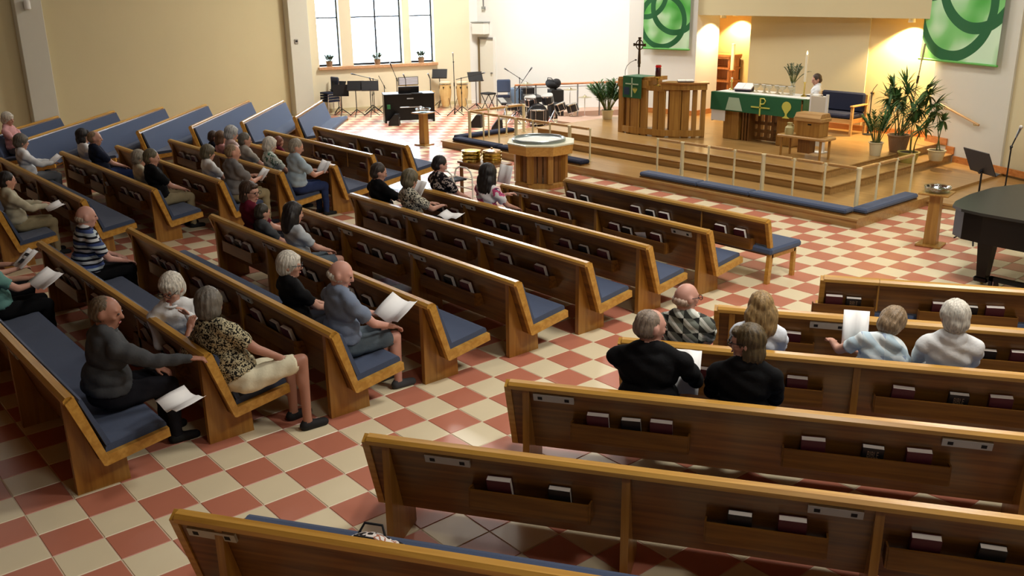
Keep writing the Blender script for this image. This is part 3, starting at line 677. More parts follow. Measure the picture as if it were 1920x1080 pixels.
# ------------------------------------------------------------------ stands with glass dishes
def dish_stand(x, y, label, dl):
    t = thing('pedestal_stand', label, 'stand', (x, y, 0), 0.2)
    MB().rbox(-0.17, 0.17, -0.17, 0.17, 0, 0.03, 0.008).build('foot', OAK, t)
    MB().prism([(-0.085, 0.03), (0.085, 0.03), (0.07, 0.74), (-0.07, 0.74)], -0.08, 0.08, 'y').build('column', OAK, t)
    MB().rbox(-0.2, 0.2, -0.2, 0.2, 0.74, 0.765, 0.006).build('top', OAK, t)
    d = thing('glass_dish', dl, 'dish', (x, y, 0.765), group='glass dishes on the pedestal stands')
    MB().lathe([(0.10, 0.0), (0.16, 0.015), (0.175, 0.05), (0.18, 0.085), (0.17, 0.085), (0.16, 0.05), (0.12, 0.02)], n=28).build('bowl', CLEAR, d, True)
    MB().lathe([(0.15, 0.045), (0.17, 0.07), (0.165, 0.075), (0.145, 0.05)], n=28).build('rim', CHROME, d, True)
    MB().ball((0, 0, 0.09), (0.05, 0.05, 0.03)).build('knob', CLEAR, d, True)
dish_stand(-17.93, 12.66, 'slender oak pedestal stand in front of the black digital piano', 'glass dish on the pedestal near the black digital piano')
dish_stand(-5.77, 12.72, 'slender oak pedestal stand between the altar platform and grand piano', 'glass dish on the pedestal near the grand piano')

# ------------------------------------------------------------------ pulpit
t = thing('pulpit', 'wide curved oak pulpit with open slats on the left of the chancel', 'pulpit', (-13.2, 15.6, 0.44))
arc = []
mb = MB(); mb.prism([(-0.88, -0.38), (-0.55, -0.46), (0.28, -0.36), (0.72, -0.06), (0.92, 0.28), (0.78, 0.36), (0.5, 0.08), (0.2, -0.12), (-0.5, -0.2), (-0.85, 0.1)], 0.03, 0.16, 'z'); mb.build('base', OAK, t)
for x, y, a, w_ in [(-0.85, -0.36, 0, .075), (-0.62, -0.38, 0, .05), (-0.42, -0.39, 0, .12), (-0.2, -0.36, 0, .08), (0.1, -0.33, 0.25, .06), (0.24, -0.3, 0.25, .07), (0.48, -0.16, 0.5, .12), (0.64, -0.02, 0.6, .08), (0.76, 0.12, 0.8, .05), (0.86, 0.28, 0.9, .05), (-0.83, 0.06, 0, .06)]:
    MB().rbox(-w_, w_, -0.04, 0.04, 0.0, 1.0, 0.01, M=RZ(a, (x, y, 0))).build('post', OAK, t)
for x, y, a in [(-0.74, -0.34, 0), (-0.52, -0.34, 0), (-0.3, -0.34, 0), (0.36, -0.2, 0.4), (0.56, -0.06, 0.6)]:
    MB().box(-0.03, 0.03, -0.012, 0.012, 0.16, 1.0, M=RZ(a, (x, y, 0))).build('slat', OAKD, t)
MB().prism([(-0.93, -0.42), (-0.1, -0.43), (-0.08, 0.05), (-0.93, 0.12)], 1.0, 1.16, 'z').build('left_desk', OAK, t)
MB().prism([(-0.12, -0.40), (0.3, -0.36), (0.3, -0.1), (-0.12, -0.12)], 0.96, 1.06, 'z').build('bridge', OAK, t)
MB().prism([(0.25, -0.38), (0.68, -0.16), (0.98, 0.24), (0.78, 0.44), (0.5, 0.16), (0.2, -0.02)], 1.0, 1.12, 'z').build('right_desk', OAK, t)
MB().prism([(0.22, -0.40), (0.72, -0.20), (1.03, 0.24), (0.8, 0.46), (0.5, 0.18), (0.18, -0.02)], 1.12, 1.15, 'z').build('right_top', wood('pulpit_top_oak', (148, 96, 44), (172, 120, 60), 'x'), t)
MB().prism([(-0.95, 1.16), (-0.95, 1.19), (0.02, 1.24), (0.02, 1.16)], -0.38, 0.1, 'y').build('left_top', OAK, t)
pa = MB(); pa.box(-0.74, -0.22, -0.465, -0.45, 0.78, 1.225).box(-0.74, -0.22, -0.45, 0.0, 1.215, 1.232)
po = thing('pulpit_parament', 'green pulpit hanging with a cream cross and leaf', 'parament', (-13.2, 15.6, 0.44))
pa.build('cloth', GREEN, po)
MB().box(-0.49, -0.465, -0.473, -0.464, 0.80, 1.20).box(-0.66, -0.30, -0.473, -0.464, 1.06, 1.085).build('cross', SILVCL, po)
mb = MB()
for dx, lean in ((-0.05, -0.5), (0, 0), (0.05, 0.5), (-0.025, -0.25), (0.03, 0.25)):
    mb.add([(-0.385+dx*0.2, -0.472, 0.88), (-0.385+dx-0.012, -0.472, 0.96), (-0.385+dx*1.2, -0.472, 1.02-abs(lean)*0.04), (-0.385+dx+0.012, -0.472, 0.96)], [(0, 1, 2, 3)])
mb.build('leaf_emblem', GOLDCL, po)
MB().box(-0.7, -0.55, -0.472, -0.464, 0.84, 1.0).build('dark_patch', mat('blue_patch', (34, 54, 84), 0.8), po)
t = thing('open_book', 'dark open book lying on the right pulpit desk', 'book', (-12.62, 15.62, 1.6), 0.75)
MB().rbox(-0.17, 0.17, -0.12, 0.12, 0, 0.012, 0.003).build('cover', mat('dark_brown_cover', (60, 44, 40), 0.5), t)
MB().box(-0.16, -0.005, -0.11, 0.11, 0.012, 0.03).box(0.005, 0.16, -0.11, 0.11, 0.012, 0.03).build('pages', PAGES, t)
t = thing('processional_cross', 'tall bronze ringed cross on a pole behind the pulpit', 'cross', (-13.96, 15.66, 0.44))
MB().lathe([(0.12, 0), (0.12, 0.03), (0.04, 0.06), (0.02, 0.08)], n=16).build('foot', BRONZE, t, True)
MB().cyl((0, 0, 0.06), (0, 0, 1.45), 0.016, n=10).cyl((0, 0, 1.38), (0, 0, 1.48), 0.028, n=10).build('pole', BRONZE, t, True)
MB().prism([(-0.035, 1.45), (0.035, 1.45), (0.02, 1.72), (-0.02, 1.72)], -0.014, 0.014, 'y').box(-0.02, 0.02, -0.014, 0.014, 1.72, 2.0).box(-0.16, 0.16, -0.014, 0.014, 1.83, 1.87).box(-0.03, 0.03, -0.016, 0.016, 1.97, 2.01).box(-0.17, -0.14, -0.016, 0.016, 1.82, 1.88).box(0.14, 0.17, -0.016, 0.016, 1.82, 1.88).build('cross', BRONZE, t)
mb = MB(); mb.tube([(0.10*math.cos(2*PI*i/24), 0, 1.85+0.10*math.sin(2*PI*i/24)) for i in range(25)], 0.012, 8); mb.build('ring', BRONZE, t, True)
t = thing('gooseneck_microphone', 'thin gooseneck microphone curving over the left pulpit desk', 'microphone', (-13.98, 15.35, 1.66))
MB().tube([(-0.1, 0, 0), (-0.1, 0, 0.1), (-0.05, 0, 0.2), (0.05, 0, 0.28), (0.16, 0.02, 0.33)], 0.006, 6).build('gooseneck', BLK, t, True); MB().ball((0.18, 0.02, 0.335), (0.03, 0.016, 0.016)).build('capsule', BLKM, t, True)
t = thing('sanctuary_candle', 'red glass candle on a brass holder between the pulpit desks', 'candle', (-13.1, 15.3, 1.5))
MB().lathe([(0.08, 0), (0.08, 0.015), (0.02, 0.04), (0.02, 0.13), (0.07, 0.17), (0.075, 0.2), (0.06, 0.2)], n=18).build('holder', BRASS, t, True)
MB().lathe([(0.045, 0.18), (0.06, 0.2), (0.062, 0.37), (0.055, 0.38)], n=18).build('red_cup', mat('dark_red_cup', (60, 20, 28), 0.25), t, True)
MB().lathe([(0.05, 0.37), (0.07, 0.4), (0.055, 0.43)], n=18).build('red_glow', REDGL, t, True)

# ------------------------------------------------------------------ altar
t = thing('altar', 'oak altar table with slatted base in the middle of the chancel', 'altar', (-11.1, 16.4, 0.44))
MB().rbox(-1.05, 1.02, -0.4, 0.4, 0.86, 0.94, 0.01).build('table_top', OAK, t)
for x in (-0.68, 0.62):
    MB().rbox(x-0.19, x+0.19, -0.3, 0.3, 0, 0.86, 0.012).build('pedestal', OAK, t)
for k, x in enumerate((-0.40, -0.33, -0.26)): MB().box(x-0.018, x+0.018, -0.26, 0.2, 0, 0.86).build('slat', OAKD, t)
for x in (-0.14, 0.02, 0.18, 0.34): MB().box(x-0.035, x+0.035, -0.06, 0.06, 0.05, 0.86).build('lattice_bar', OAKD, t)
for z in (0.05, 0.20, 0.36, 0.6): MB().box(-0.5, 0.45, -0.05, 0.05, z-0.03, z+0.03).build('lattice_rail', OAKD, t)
t = thing('altar_linen', 'white linen cloth on the altar hanging at both ends', 'cloth', (-11.1, 16.4, 0.44))
MB().rbox(-1.10, 1.06, -0.405, 0.405, 0.945, 0.958, 0.004).box(-1.10, -1.085, -0.40, 0.405, 0.36, 0.95).box(-1.09, -0.74, -0.425, -0.418, 0.38, 0.62).build('cloth', LINEN, t)
t = thing('altar_parament', 'green altar frontal with a chi-rho, chalice and pale emblem', 'parament', (-11.1, 16.4, 0.44))
MB().box(-1.11, 1.03, -0.44, -0.428, 0.60, 0.955).box(1.062, 1.074, -0.42, 0.35, 0.60, 0.955).box(-1.11, 1.074, -0.44, -0.3, 0.955, 0.963).build('cloth', GREEN, t)
MB().add([(-0.72, -0.446, 0.62), (-0.30, -0.446, 0.62), (-0.40, -0.446, 0.88), (-0.65, -0.446, 0.88)], [(0, 1, 2, 3)]).build('pale_emblem', mat('pale_emblem', (170, 194, 166), 0.8), t)
mb = MB().box(0.10, 0.13, -0.448, -0.44, 0.57, 0.92).box(-0.10, 0.34, -0.448, -0.44, 0.72, 0.745); mb.tube([(0.13, -0.447, 0.91), (0.2, -0.447, 0.915), (0.235, -0.447, 0.87), (0.2, -0.447, 0.81), (0.13, -0.447, 0.80)], 0.012, 6); mb.build('chi_rho', GOLDCL, t)
mb = MB(); M_ = Matrix.Translation((0.72, -0.445, 0.0))
mb.add([(0.105*math.cos(2*PI*i/20), 0, 0.80+0.10*math.sin(2*PI*i/20)) for i in range(20)], [tuple(range(20))], 0, M_)
mb.add([(-0.11, -0.002, 0.80), (0.11, -0.002, 0.80), (0.05, -0.002, 0.70), (0.02, -0.002, 0.66), (0.025, -0.002, 0.62), (0.09, -0.002, 0.575), (-0.09, -0.002, 0.575), (-0.025, -0.002, 0.62), (-0.02, -0.002, 0.66), (-0.05, -0.002, 0.70)], [tuple(range(10))], 0, M_)
mb.build('chalice_emblem', GOLDCL, t)
ZA = 1.402
def candle(x, y, h, label, cat='candle', base=0.17, z0=ZA):
    t = thing('altar_candle', label, cat, (x, y, z0))
    MB().lathe([(0.06, 0), (0.06, 0.012), (0.015, 0.04), (0.015, base-0.03), (0.04, base), (0.02, base)], n=16).build('holder', BRASS, t, True)
    MB().cyl((0, 0, base), (0, 0, base+h), 0.024, n=14).build('wax', CANDLE, t, True)
    MB().lathe([(0.004, 0), (0.016, 0.02), (0.012, 0.045), (0.002, 0.075)], (0, 0, base+h), n=10).build('flame', FLAME, t, True)
candle(-10.33, 16.45, 0.52, 'tall lit white candle in a brass holder on the right of the altar', base=0.28)
t = thing('small_candlestick', 'small brass oil candle on the left end of the altar', 'candle', (-12.1, 16.5, ZA))
MB().lathe([(0.06, 0), (0.05, 0.02), (0.015, 0.04), (0.015, 0.15), (0.03, 0.17), (0.02, 0.21)], n=14).build('stem', BRASS, t, True); MB().ball((0, 0, 0.235), 0.022).build('globe', CANDLE, t, True)
t = thing('altar_book_stand', 'missal lying open on a slanted stand on the altar', 'book', (-11.72, 16.42, ZA), 0.3)
MB().prism([(-0.12, 0), (0.14, 0), (0.14, 0.13), (-0.12, 0.03)], -0.16, 0.16, 'x').build('stand', BLKM, t)
Mx = Matrix.Translation((0, 0.01, 0.085)) @ Matrix.Rotation(0.37, 4, 'X')
MB().box(-0.19, 0.19, -0.14, 0.14, 0, 0.012, M=Mx).build('cover', mat('violet_cover', (92, 70, 96), 0.6), t)
MB().box(-0.18, -0.004, -0.13, 0.13, 0.012, 0.03, M=Mx).box(0.004, 0.18, -0.13, 0.13, 0.012, 0.03, M=Mx).build('pages', PAPER, t)
for k in range(6):
    x = -11.42 + 0.155*k
    t = thing('communion_cup', 'pale cup with a silver rim in the altar row, %s from the left' % ORD[k], 'cup', (x, 16.42+0.06*(k % 2), ZA), group='communion cups on the altar')
    MB().lathe([(0.05, 0), (0.05, 0.01), (0.02, 0.03), (0.02, 0.09), (0.06, 0.12), (0.082, 0.17), (0.076, 0.17), (0.05, 0.12)], n=16).build('cup', mat('pale_pottery', (206, 194, 164), 0.35), t, True)
    MB().lathe([(0.082, 0.165), (0.086, 0.178), (0.076, 0.18)], n=16).build('rim', CHROME, t, True)
def leaves_mesh(n, fn, k=0):
    mb = MB()
    for i in range(n): fn(mb, i)
    return mb
def leaf(mb, p, d, L, w_, droop=0.2, k=0):            # a blade of three quads along d
    d = Vector(d).normalized(); s = d.cross(Vector((0, 0, 1)))
    s = s.normalized() if s.length > 1e-3 else Vector((1, 0, 0)); up = s.cross(d)
    vs = []
    for u, ww in ((0, 0.25), (0.35, 1.0), (0.7, 0.8), (1.0, 0.05)):
        c = Vector(p) + d*L*u - Vector((0, 0, 1))*droop*L*u*u
        vs += [tuple(c - s*w_*ww/2 + up*0.12*w_*ww), tuple(c + s*w_*ww/2 + up*0.12*w_*ww)]
    mb.add(vs, [(0, 1, 3, 2), (2, 3, 5, 4), (4, 5, 7, 6)], k)
def bush(name, label, cat, loc, pot, pot_h, pot_r, pot_mat, leafmat, top, spread, n, blade, w_, stems=6, group=None):
    t = thing(name, label, cat, loc, group=group)
    if pot == 'vase': MB().lathe([(pot_r*0.6, 0), (pot_r*0.75, pot_h*0.3), (pot_r*0.45, pot_h*0.7), (pot_r*0.7, pot_h), (pot_r*0.6, pot_h)], n=18).build('vase', pot_mat, t, True)
    else:
        MB().lathe([(pot_r*0.72, 0), (pot_r*0.75, 0.01), (pot_r*0.95, pot_h*0.92), (pot_r*1.06, pot_h*0.94), (pot_r*1.06, pot_h), (pot_r*0.9, pot_h), (pot_r*0.88, pot_h-0.02)], n=20).build('pot', pot_mat, t, True)
        MB().lathe([(pot_r*0.87, pot_h-0.03), (pot_r*0.87, pot_h-0.015)], n=20).build('soil', SOIL, t)
    sm = MB(); mb = MB(); rr = random.Random(hash(label) % 999 if False else len(label)*7)
    for k in range(stems):
        a = 2*PI*k/stems + rr.uniform(-.3, .3); q = rr.uniform(0.3, 1.0)
        tip = Vector((spread*q*math.cos(a), spread*q*math.sin(a), top*(1.02-0.32*q)))
        b0 = Vector((pot_r*0.4*math.cos(a), pot_r*0.4*math.sin(a), pot_h-0.03)); mid = (b0*0.5 + tip*0.5) + Vector((-0.12*tip.x, -0.12*tip.y, 0.08*top))
        pts = [(b0*(1-u)**2 + mid*2*u*(1-u) + tip*u*u) for u in [i/6 for i in range(7)]]
        sm.tube(pts, [0.007*(1.3-i/6) for i in range(7)], 5)
        for j in range(n):
            u = 0.35 + 0.65*j/n; c = b0*(1-u)**2 + mid*2*u*(1-u) + tip*u*u
            tg = (2*(1-u)*(mid-b0) + 2*u*(tip-mid)).normalized(); sd = tg.cross(Vector((0, 0, 1)))
            sd = sd.normalized() if sd.length > 1e-3 else Vector((1, 0, 0))
            side = sd*(1 if j % 2 else -1)
            leaf(mb, c, tg*rr.uniform(.5, .9) + side*rr.uniform(.5, .9) + Vector((0, 0, rr.uniform(-.1, .3))), blade*rr.uniform(.7, 1.1), w_, rr.uniform(.1, .4))
    sm.build('stems', STEM, t, True); fo = mb.build('foliage', leafmat, t); fo['kind'] = 'stuff'
    return t
bush('altar_flowers', 'sprays of greenery in a clear glass vase on the altar', 'flowers', (-10.66, 16.55, ZA), 'vase', 0.26, 0.08, CLEAR, LEAFG, 0.66, 0.3, 20, 0.08, 0.024, 14)
t = thing('service_book', 'open white book on the altar in front of the altar server', 'book', (-10.2, 16.62, ZA))
MB().rbox(-0.14, 0.14, -0.1, 0.1, 0, 0.02, 0.004).build('cover', BKBLK, t); MB().box(-0.13, 0.13, -0.09, 0.09, 0.02, 0.035).build('pages', PAPER, t)
t = thing('white_board', 'white standing panel beside the right end of the altar', 'panel', (-9.68, 15.95, 0.44))
MB().rbox(-0.17, 0.17, -0.015, 0.015, 0.12, 1.06, 0.006).build('panel', mat('pale_panel', (214, 208, 190), 0.7), t)
MB().box(0.15, 0.19, -0.025, 0.025, 0, 1.1).box(-0.19, -0.16, -0.02, 0.02, 0, 1.1).build('post', WHITEP, t); MB().rbox(-0.2, 0.2, -0.12, 0.12, 0, 0.03, 0.005).build('foot', WHITEP, t)
t = thing('box_table', 'low oak table in front of the altar holding a wooden box', 'table', (-9.5, 15.32, 0.44))
MB().rbox(-0.5, 0.5, -0.2, 0.2, 0.36, 0.41, 0.012).build('table_top', RAILW, t)
for x in (-0.42, 0.40):
    for y in (-0.15, 0.15): MB().cyl((x, y, 0), (x, y, 0.36), 0.022, 0.026, n=10).build('leg', OAK, t, True)
MB().box(-0.1, 0.14, -0.1, 0.1, 0.1, 0.36).build('centre_support', OAKD, t)
t = thing('wooden_box', 'pale wooden chest with a lid on the low table', 'box', (-9.42, 15.36, 0.85))
MB().rbox(-0.24, 0.25, -0.15, 0.15, 0, 0.27, 0.008).build('body', OAK, t)
MB().rbox(-0.29, 0.28, -0.18, 0.18, 0.27, 0.34, 0.01).prism([(-0.18, 0.34), (0.18, 0.34), (0.13, 0.42), (-0.13, 0.42)], -0.27, 0.26, 'x').build('lid', RAILW, t)
MB().rbox(0.0, 0.07, -0.156, -0.14, 0.21, 0.235, 0.004).build('handle_hole', BLKM, t)
t = thing('clay_jug', 'small beige clay jug beside the wooden chest', 'jug', (-9.80, 15.22, 0.85))
MB().lathe([(0.075, 0), (0.085, 0.06), (0.08, 0.13), (0.04, 0.17), (0.045, 0.21), (0.05, 0.22), (0.04, 0.22)], n=18).build('jug', mat('beige_clay', (176, 164, 112), 0.6), t, True); MB().tube([(0.04, 0, 0.2), (0.09, 0, 0.18), (0.085, 0, 0.1)], 0.01, 8).build('handle', mat('beige_clay', (176, 164, 112)), t, True)
# bench seat on the right of the chancel
t = thing('chancel_chair', 'wide wooden armchair with dark blue cushions against the altar wall', 'chair', (-10.72, 18.45, 0.44), 0.0)
for x in (-0.55, 0.50):
    MB().box(x-0.025, x+0.025, -0.33, -0.28, 0, 0.62).build('leg', RAILW, t); MB().box(x-0.025, x+0.025, 0.22, 0.27, 0, 0.82).build('leg', RAILW, t)
    MB().rbox(x-0.035, x+0.035, -0.36, 0.25, 0.60, 0.635, 0.008).build('armrest', RAILW, t); MB().box(x-0.02, x+0.02, -0.3, 0.25, 0.26, 0.34).build('side_rail', BASEW, t)
MB().rbox(-0.53, 0.48, -0.3, 0.26, 0.34, 0.44, 0.03).build('seat_cushion', NAVY, t); MB().box(-0.53, 0.48, -0.3, -0.26, 0.26, 0.34).build('front_rail', RAILW, t)
MB().rbox(-0.53, 0.48, 0.16, 0.25, 0.44, 0.85, 0.03).build('back_cushion', NAVY, t)
# cabinet and paschal candle in the left recess
t = thing('niche_cabinet', 'reddish oak shelf cabinet in the lit recess behind the altar', 'cabinet', (-15.05, 20.1, 0.44))
RO = wood('red_oak', (150, 88, 44), (186, 120, 70), 'z')
MB().box(-0.5, -0.45, -0.2, 0.25, 0, 1.3).box(0.3, 0.35, -0.2, 0.25, 0, 1.3).box(-0.5, 0.35, 0.22, 0.25, 0, 1.3).build('carcase', RO, t)
for z in (0.02, 0.36, 0.7, 1.02, 1.28): MB().box(-0.53, 0.38, -0.24, 0.25, z-0.02, z+0.02).build('shelf', RO, t)
MB().rbox(-0.55, 0.4, -0.28, 0.26, 1.30, 1.37, 0.01).build('cornice', RO, t)
t = thing('paschal_candle', 'thick cream paschal candle on a wooden stand by the cabinet', 'candle', (-14.5, 19.75, 0.44))
MB().lathe([(0.14, 0), (0.14, 0.03), (0.04, 0.06), (0.035, 0.95), (0.07, 1.0), (0.06, 1.02)], n=16).build('stand', RO, t, True); MB().cyl((0, 0, 1.0), (0, 0, 1.65), 0.045, n=16).build('wax', CANDLE, t, True)
t = thing('candle_lighter_pole', 'long pale pole leaning at the right niche corner', 'pole', (-8.98, 18.45, 0.44))
MB().cyl((-0.12, -0.12, 0), (-0.05, 0.08, 1.92), 0.014, n=8).cyl((-0.06, 0.05, 1.6), (-0.05, 0.08, 1.92), 0.024, n=8).build('pole', mat('pale_brass', (190, 172, 120), 0.4, 0.4), t, True); MB().cyl((-0.08, 0.0, 1.15), (-0.075, 0.02, 1.3), 0.024, n=8).build('grip', BRONZE, t, True)
t = thing('stair_handrail', 'pale wooden handrail sloping down the right pier', 'handrail', (0, 0, 0))
a_, b_ = Vector((-8.55, 18.49, 1.22)), Vector((-7.58, 18.06, 0.95)); nn = Vector((-0.4, -0.917, 0))
MB().cyl(a_, b_, 0.022, n=10).build('rail', RAILW, t, True)
for u in (0.12, 0.88):
    q = a_.lerp(b_, u); MB().tube([q, q-Vector((0, 0, 0.05)), q-Vector((0, 0, 0.06))-nn*0.075], 0.009, 6).build('bracket', BRASS, t, True)

# ------------------------------------------------------------------ plants
bush('potted_palm', 'feathery green palm in a cream pot left of the pulpit', 'plant', (-15.68, 16.5, 0.44), 'pot', 0.22, 0.15, POTC, LEAF, 1.02, 0.52, 46, 0.19, 0.027, 30)
bush('potted_palm', 'small palm in a banded cream pot at the right chancel edge', 'plant', (-8.72, 16.45, 0.44), 'pot', 0.25, 0.13, POTC, LEAF, 0.9, 0.36, 28, 0.15, 0.024, 16)
def fan_palm(name, label, loc, pot_h, pot_r, pm, stems, s_r):
    t = thing(name, label, 'plant', loc)
    MB().lathe([(pot_r*0.7, 0), (pot_r*0.75, 0.01), (pot_r, pot_h*0.9), (pot_r*1.08, pot_h*0.93), (pot_r*1.08, pot_h), (pot_r*0.9, pot_h), (pot_r*0.88, pot_h-0.02)], n=20).build('pot', pm, t, True)
    MB().lathe([(pot_r*0.88, pot_h-0.03), (pot_r*0.88, pot_h-0.015)], n=20).build('soil', SOIL, t)
    sm = MB(); rr = random.Random(5+len(label)); fr = MB()
    for (x, y, z) in stems:
        b0 = Vector((rr.uniform(-.4, .4)*pot_r, rr.uniform(-.4, .4)*pot_r, pot_h-0.03)); tip = Vector((x, y, z)); mid = Vector((x*0.25, y*0.25, z*0.6))
        sm.tube([(b0*(1-u)**2 + mid*2*u*(1-u) + tip*u*u) for u in [i/7 for i in range(8)]], [0.012-0.001*i for i in range(8)], 5)
        ax = (tip-mid).normalized(); s1 = ax.cross(Vector((0, 0, 1))); s1 = s1.normalized() if s1.length > .05 else Vector((1, 0, 0)); s2 = ax.cross(s1)
        for k in range(30):
            a = -2.6 + 5.2*k/29
            d = ax*math.cos(a)*0.9 + s1*math.sin(a) + s2*rr.uniform(-.25, .25)
            leaf(fr, tip, d, s_r*rr.uniform(.8, 1.1), 0.045, rr.uniform(.05, .35))
    sm.build('stems', STEM, t, True); o = fr.build('fronds', LEAFD, t); o['kind'] = 'stuff'
fan_palm('fan_palm', 'large fan palm in a wicker basket right of the chancel', (-8.62, 17.1, 0.44), 0.33, 0.2, WICKER,
    [(-.2, -.05, 1.2), (0, .05, 1.25), (.1, -.05, 1.08), (-.3, .05, .98), (-.05, -.15, .98), (-.2, .1, .85), (.5, -.05, 1.1), (.38, .1, 1.18), (.6, .05, .95), (.4, -.15, .86), (.25, .1, .8), (.0, .0, .75)], 0.38)
fan_palm('fan_palm', 'low fan palm in an olive bowl on the chancel step', (-8.32, 16.95, 0.295), 0.2, 0.19, POTO, [(.1, -.1, .75), (.3, .05, .85), (-.05, .1, .9), (.35, -.2, .7)], 0.3)
fan_palm('fan_palm', 'thin-stemmed palm in a cream pot behind the olive bowl', (-8.05, 17.5, 0.295), 0.2, 0.16, POTC, [(.05, 0, .75), (-.12, .05, .9)], 0.24)
for k, (s, lb) in enumerate([(0.70, 'left'), (2.15, 'middle'), (3.52, 'right')]):
    q = WM @ Vector((s, 0.03, 1.33))
    bush('sill_plant', 'small bushy plant in a pot on the %s of the window sill' % lb, 'plant', tuple(q), 'pot', 0.15, 0.11, WICKER, LEAFG, 0.36, 0.2, 16, 0.08, 0.05, 12, 'sill plants')
# ------------------------------------------------------------------ grand piano
t = thing('grand_piano', 'black grand piano with closed lid at the right edge', 'piano', (-4.93, 11.0, 0))
out = [(0.03, 0.42), (0.10, 0.2), (0.26, 0.07), (0.5, 0.02), (1.2, 0.0), (2.0, 0.0), (2.2, 0.05), (2.2, 2.0), (1.7, 2.25), (1.0, 2.3), (0.5, 2.25), (0.15, 1.95), (0.0, 1.5), (-0.02, 0.9)]
inn = [(0.1+x*0.95 if x < 1 else x-0.04, y*0.95+0.06) for x, y in out]
MB().prism(out, 0.62, 0.95, 'z').build('rim', LACQ, t)
MB().prism([((x-1.1)*1.03+1.1, (y-1.1)*1.03+1.1) for x, y in out], 0.952, 0.985, 'z').build('lid', mat('lid_lacquer', (38, 40, 38), 0.4), t)
MB().prism(inn, 0.60, 0.62, 'z').build('soundboard', BLKM, t)
for x, y in ((0.42, 0.48), (1.95, 0.3), (1.7, 1.95)):
    mb = MB().prism([(-0.10, 0.60), (0.10, 0.60), (0.055, 0.12), (0.05, 0.06), (-0.05, 0.06), (-0.055, 0.12)], -0.07, 0.07, 'y', M=Matrix.Translation((x, y, 0))); mb.rbox(x-0.085, x+0.085, y-0.085, y+0.085, 0.035, 0.10, 0.015)
    l_ = mb.build('leg', LACQ, t)
    MB().cyl((x-0.015, y, 0.028), (x+0.015, y, 0.028), 0.028, n=14).build('caster', BRASS, l_, True)
MB().box(1.1, 1.3, 0.3, 0.4, 0.15, 0.6).box(1.05, 1.35, 0.2, 0.42, 0.12, 0.16).build('pedal_lyre', LACQ, t)
d = thing('piano_dolly', 'black steel dolly frame with caster wheels under the grand piano', 'dolly', (-4.93, 10.98, 0))
MB().box(0.55, 1.9, 0.35, 0.41, 0.10, 0.15).box(0.55, 0.6, 0.35, 0.41, 0.02, 0.15).box(1.0, 1.1, 0.4, 1.9, 0.10, 0.15).build('frame', BLKM, d)
for x, y in ((0.60, 0.38), (1.8, 0.38), (1.05, 1.8)):
    MB().cyl((x, y-0.02, 0.055), (x, y+0.02, 0.055), 0.055, n=20).build('wheel', BLK, d, True); MB().box(x-0.012, x+0.012, y-0.03, y+0.03, 0.05, 0.11).build('fork', STEEL, d)

# ------------------------------------------------------------------ stands
def tripod(mb, r_, h, n=3, a0=0.5):
    for k in range(n):
        a = a0 + 2*PI*k/n; mb.cyl((0, 0, h), (r_*math.cos(a), r_*math.sin(a), 0.012), 0.011, n=6)
def music_stand(x, y, h, rz, label, w_=0.46, dh=0.3, tilt=0.45):
    t = thing('music_stand', label, 'stand', (x, y, 0), rz, group='music stands')
    mb = MB(); tripod(mb, 0.26, 0.2); mb.build('tripod', BLKM, t)
    MB().cyl((0, 0, 0.12), (0, 0, h), 0.013, n=8).build('shaft', BLK, t)
    Mx = Matrix.Translation((0, 0.0, h)) @ Matrix.Rotation(-tilt, 4, 'X')
    MB().box(-w_/2, w_/2, 0.0, 0.012, -0.06, dh-0.06, M=Mx).box(-w_/2, w_/2, -0.06, 0.0, -0.06, -0.05, M=Mx).build('desk', mat('stand_black', (30, 30, 32), 0.5), t)
    MB().cyl((0, 0.015, -0.02), (0, 0.06, -0.02), 0.025, n=10, M=Mx).build('clamp', BLK, t)
    return t
def mic_stand(x, y, h, label, boom=None, rz=0, mic=True, base='tripod', pale=False):
    t = thing('microphone_stand', label, 'stand', (x, y, 0), rz, group='microphone stands')
    mb = MB()
    if base == 'tripod': tripod(mb, 0.28, 0.2)
    else: mb.lathe([(0.13, 0), (0.13, 0.02), (0.03, 0.035)], n=18)
    mb.build('base', BLKM, t)
    MB().cyl((0, 0, 0.02), (0, 0, h), 0.011, n=8).cyl((0, 0, h*0.55), (0, 0, h*0.62), 0.018, n=8).build('shaft', BLK, t)
    e = Vector((0, 0, h))
    if boom:
        e = Vector((0, 0, h)) + Vector(boom); MB().cyl(Vector((0, 0, h)) - Vector(boom)*0.3, e, 0.009, n=8).build('boom', BLK, t); MB().ball((0, 0, h), 0.022, 8).build('joint', BLK, t)
    if mic:
        dd = (Vector(boom).normalized() if boom else Vector((0, -0.4, 0.9)).normalized())
        q = e + dd*0.14
        MB().cyl(e, q, 0.011, 0.019, n=10).build('microphone', BLK if not pale else STEEL, t, True); MB().ball(q + dd*0.015, 0.027, 10).build('grille', mat('pale_grille', (200, 196, 186), 0.4, 0.3) if pale else STEEL, t, True)
    return t
music_stand(-5.45, 13.3, 1.05, 2.6, 'black music stand behind the grand piano', 0.55, 0.36)
mic_stand(-5.12, 13.32, 1.40, 'microphone stand beside the music stand behind the grand piano', (0.03, 0.02, 0.12), pale=True)
music_stand(-24.3, 14.15, 0.72, 0.5, 'tilted black music stand, leftmost by the windows')
music_stand(-23.8, 13.95, 0.62, 0.9, 'black music stand with upright desk left of the piano', 0.45, 0.33, 0.1)
music_stand(-23.4, 14.2, 0.78, 0.85, 'black music stand, left one of the wide pair by the piano', 0.48)
music_stand(-23.1, 14.5, 0.78, 0.95, 'black music stand, right one of the wide pair by the piano', 0.48)
music_stand(-23.35, 17.15, 0.92, 0.75, 'black music stand behind the conga drums')
music_stand(-21.95, 17.45, 0.90, 1.3, 'black music stand right of the conga drums beside the stool')
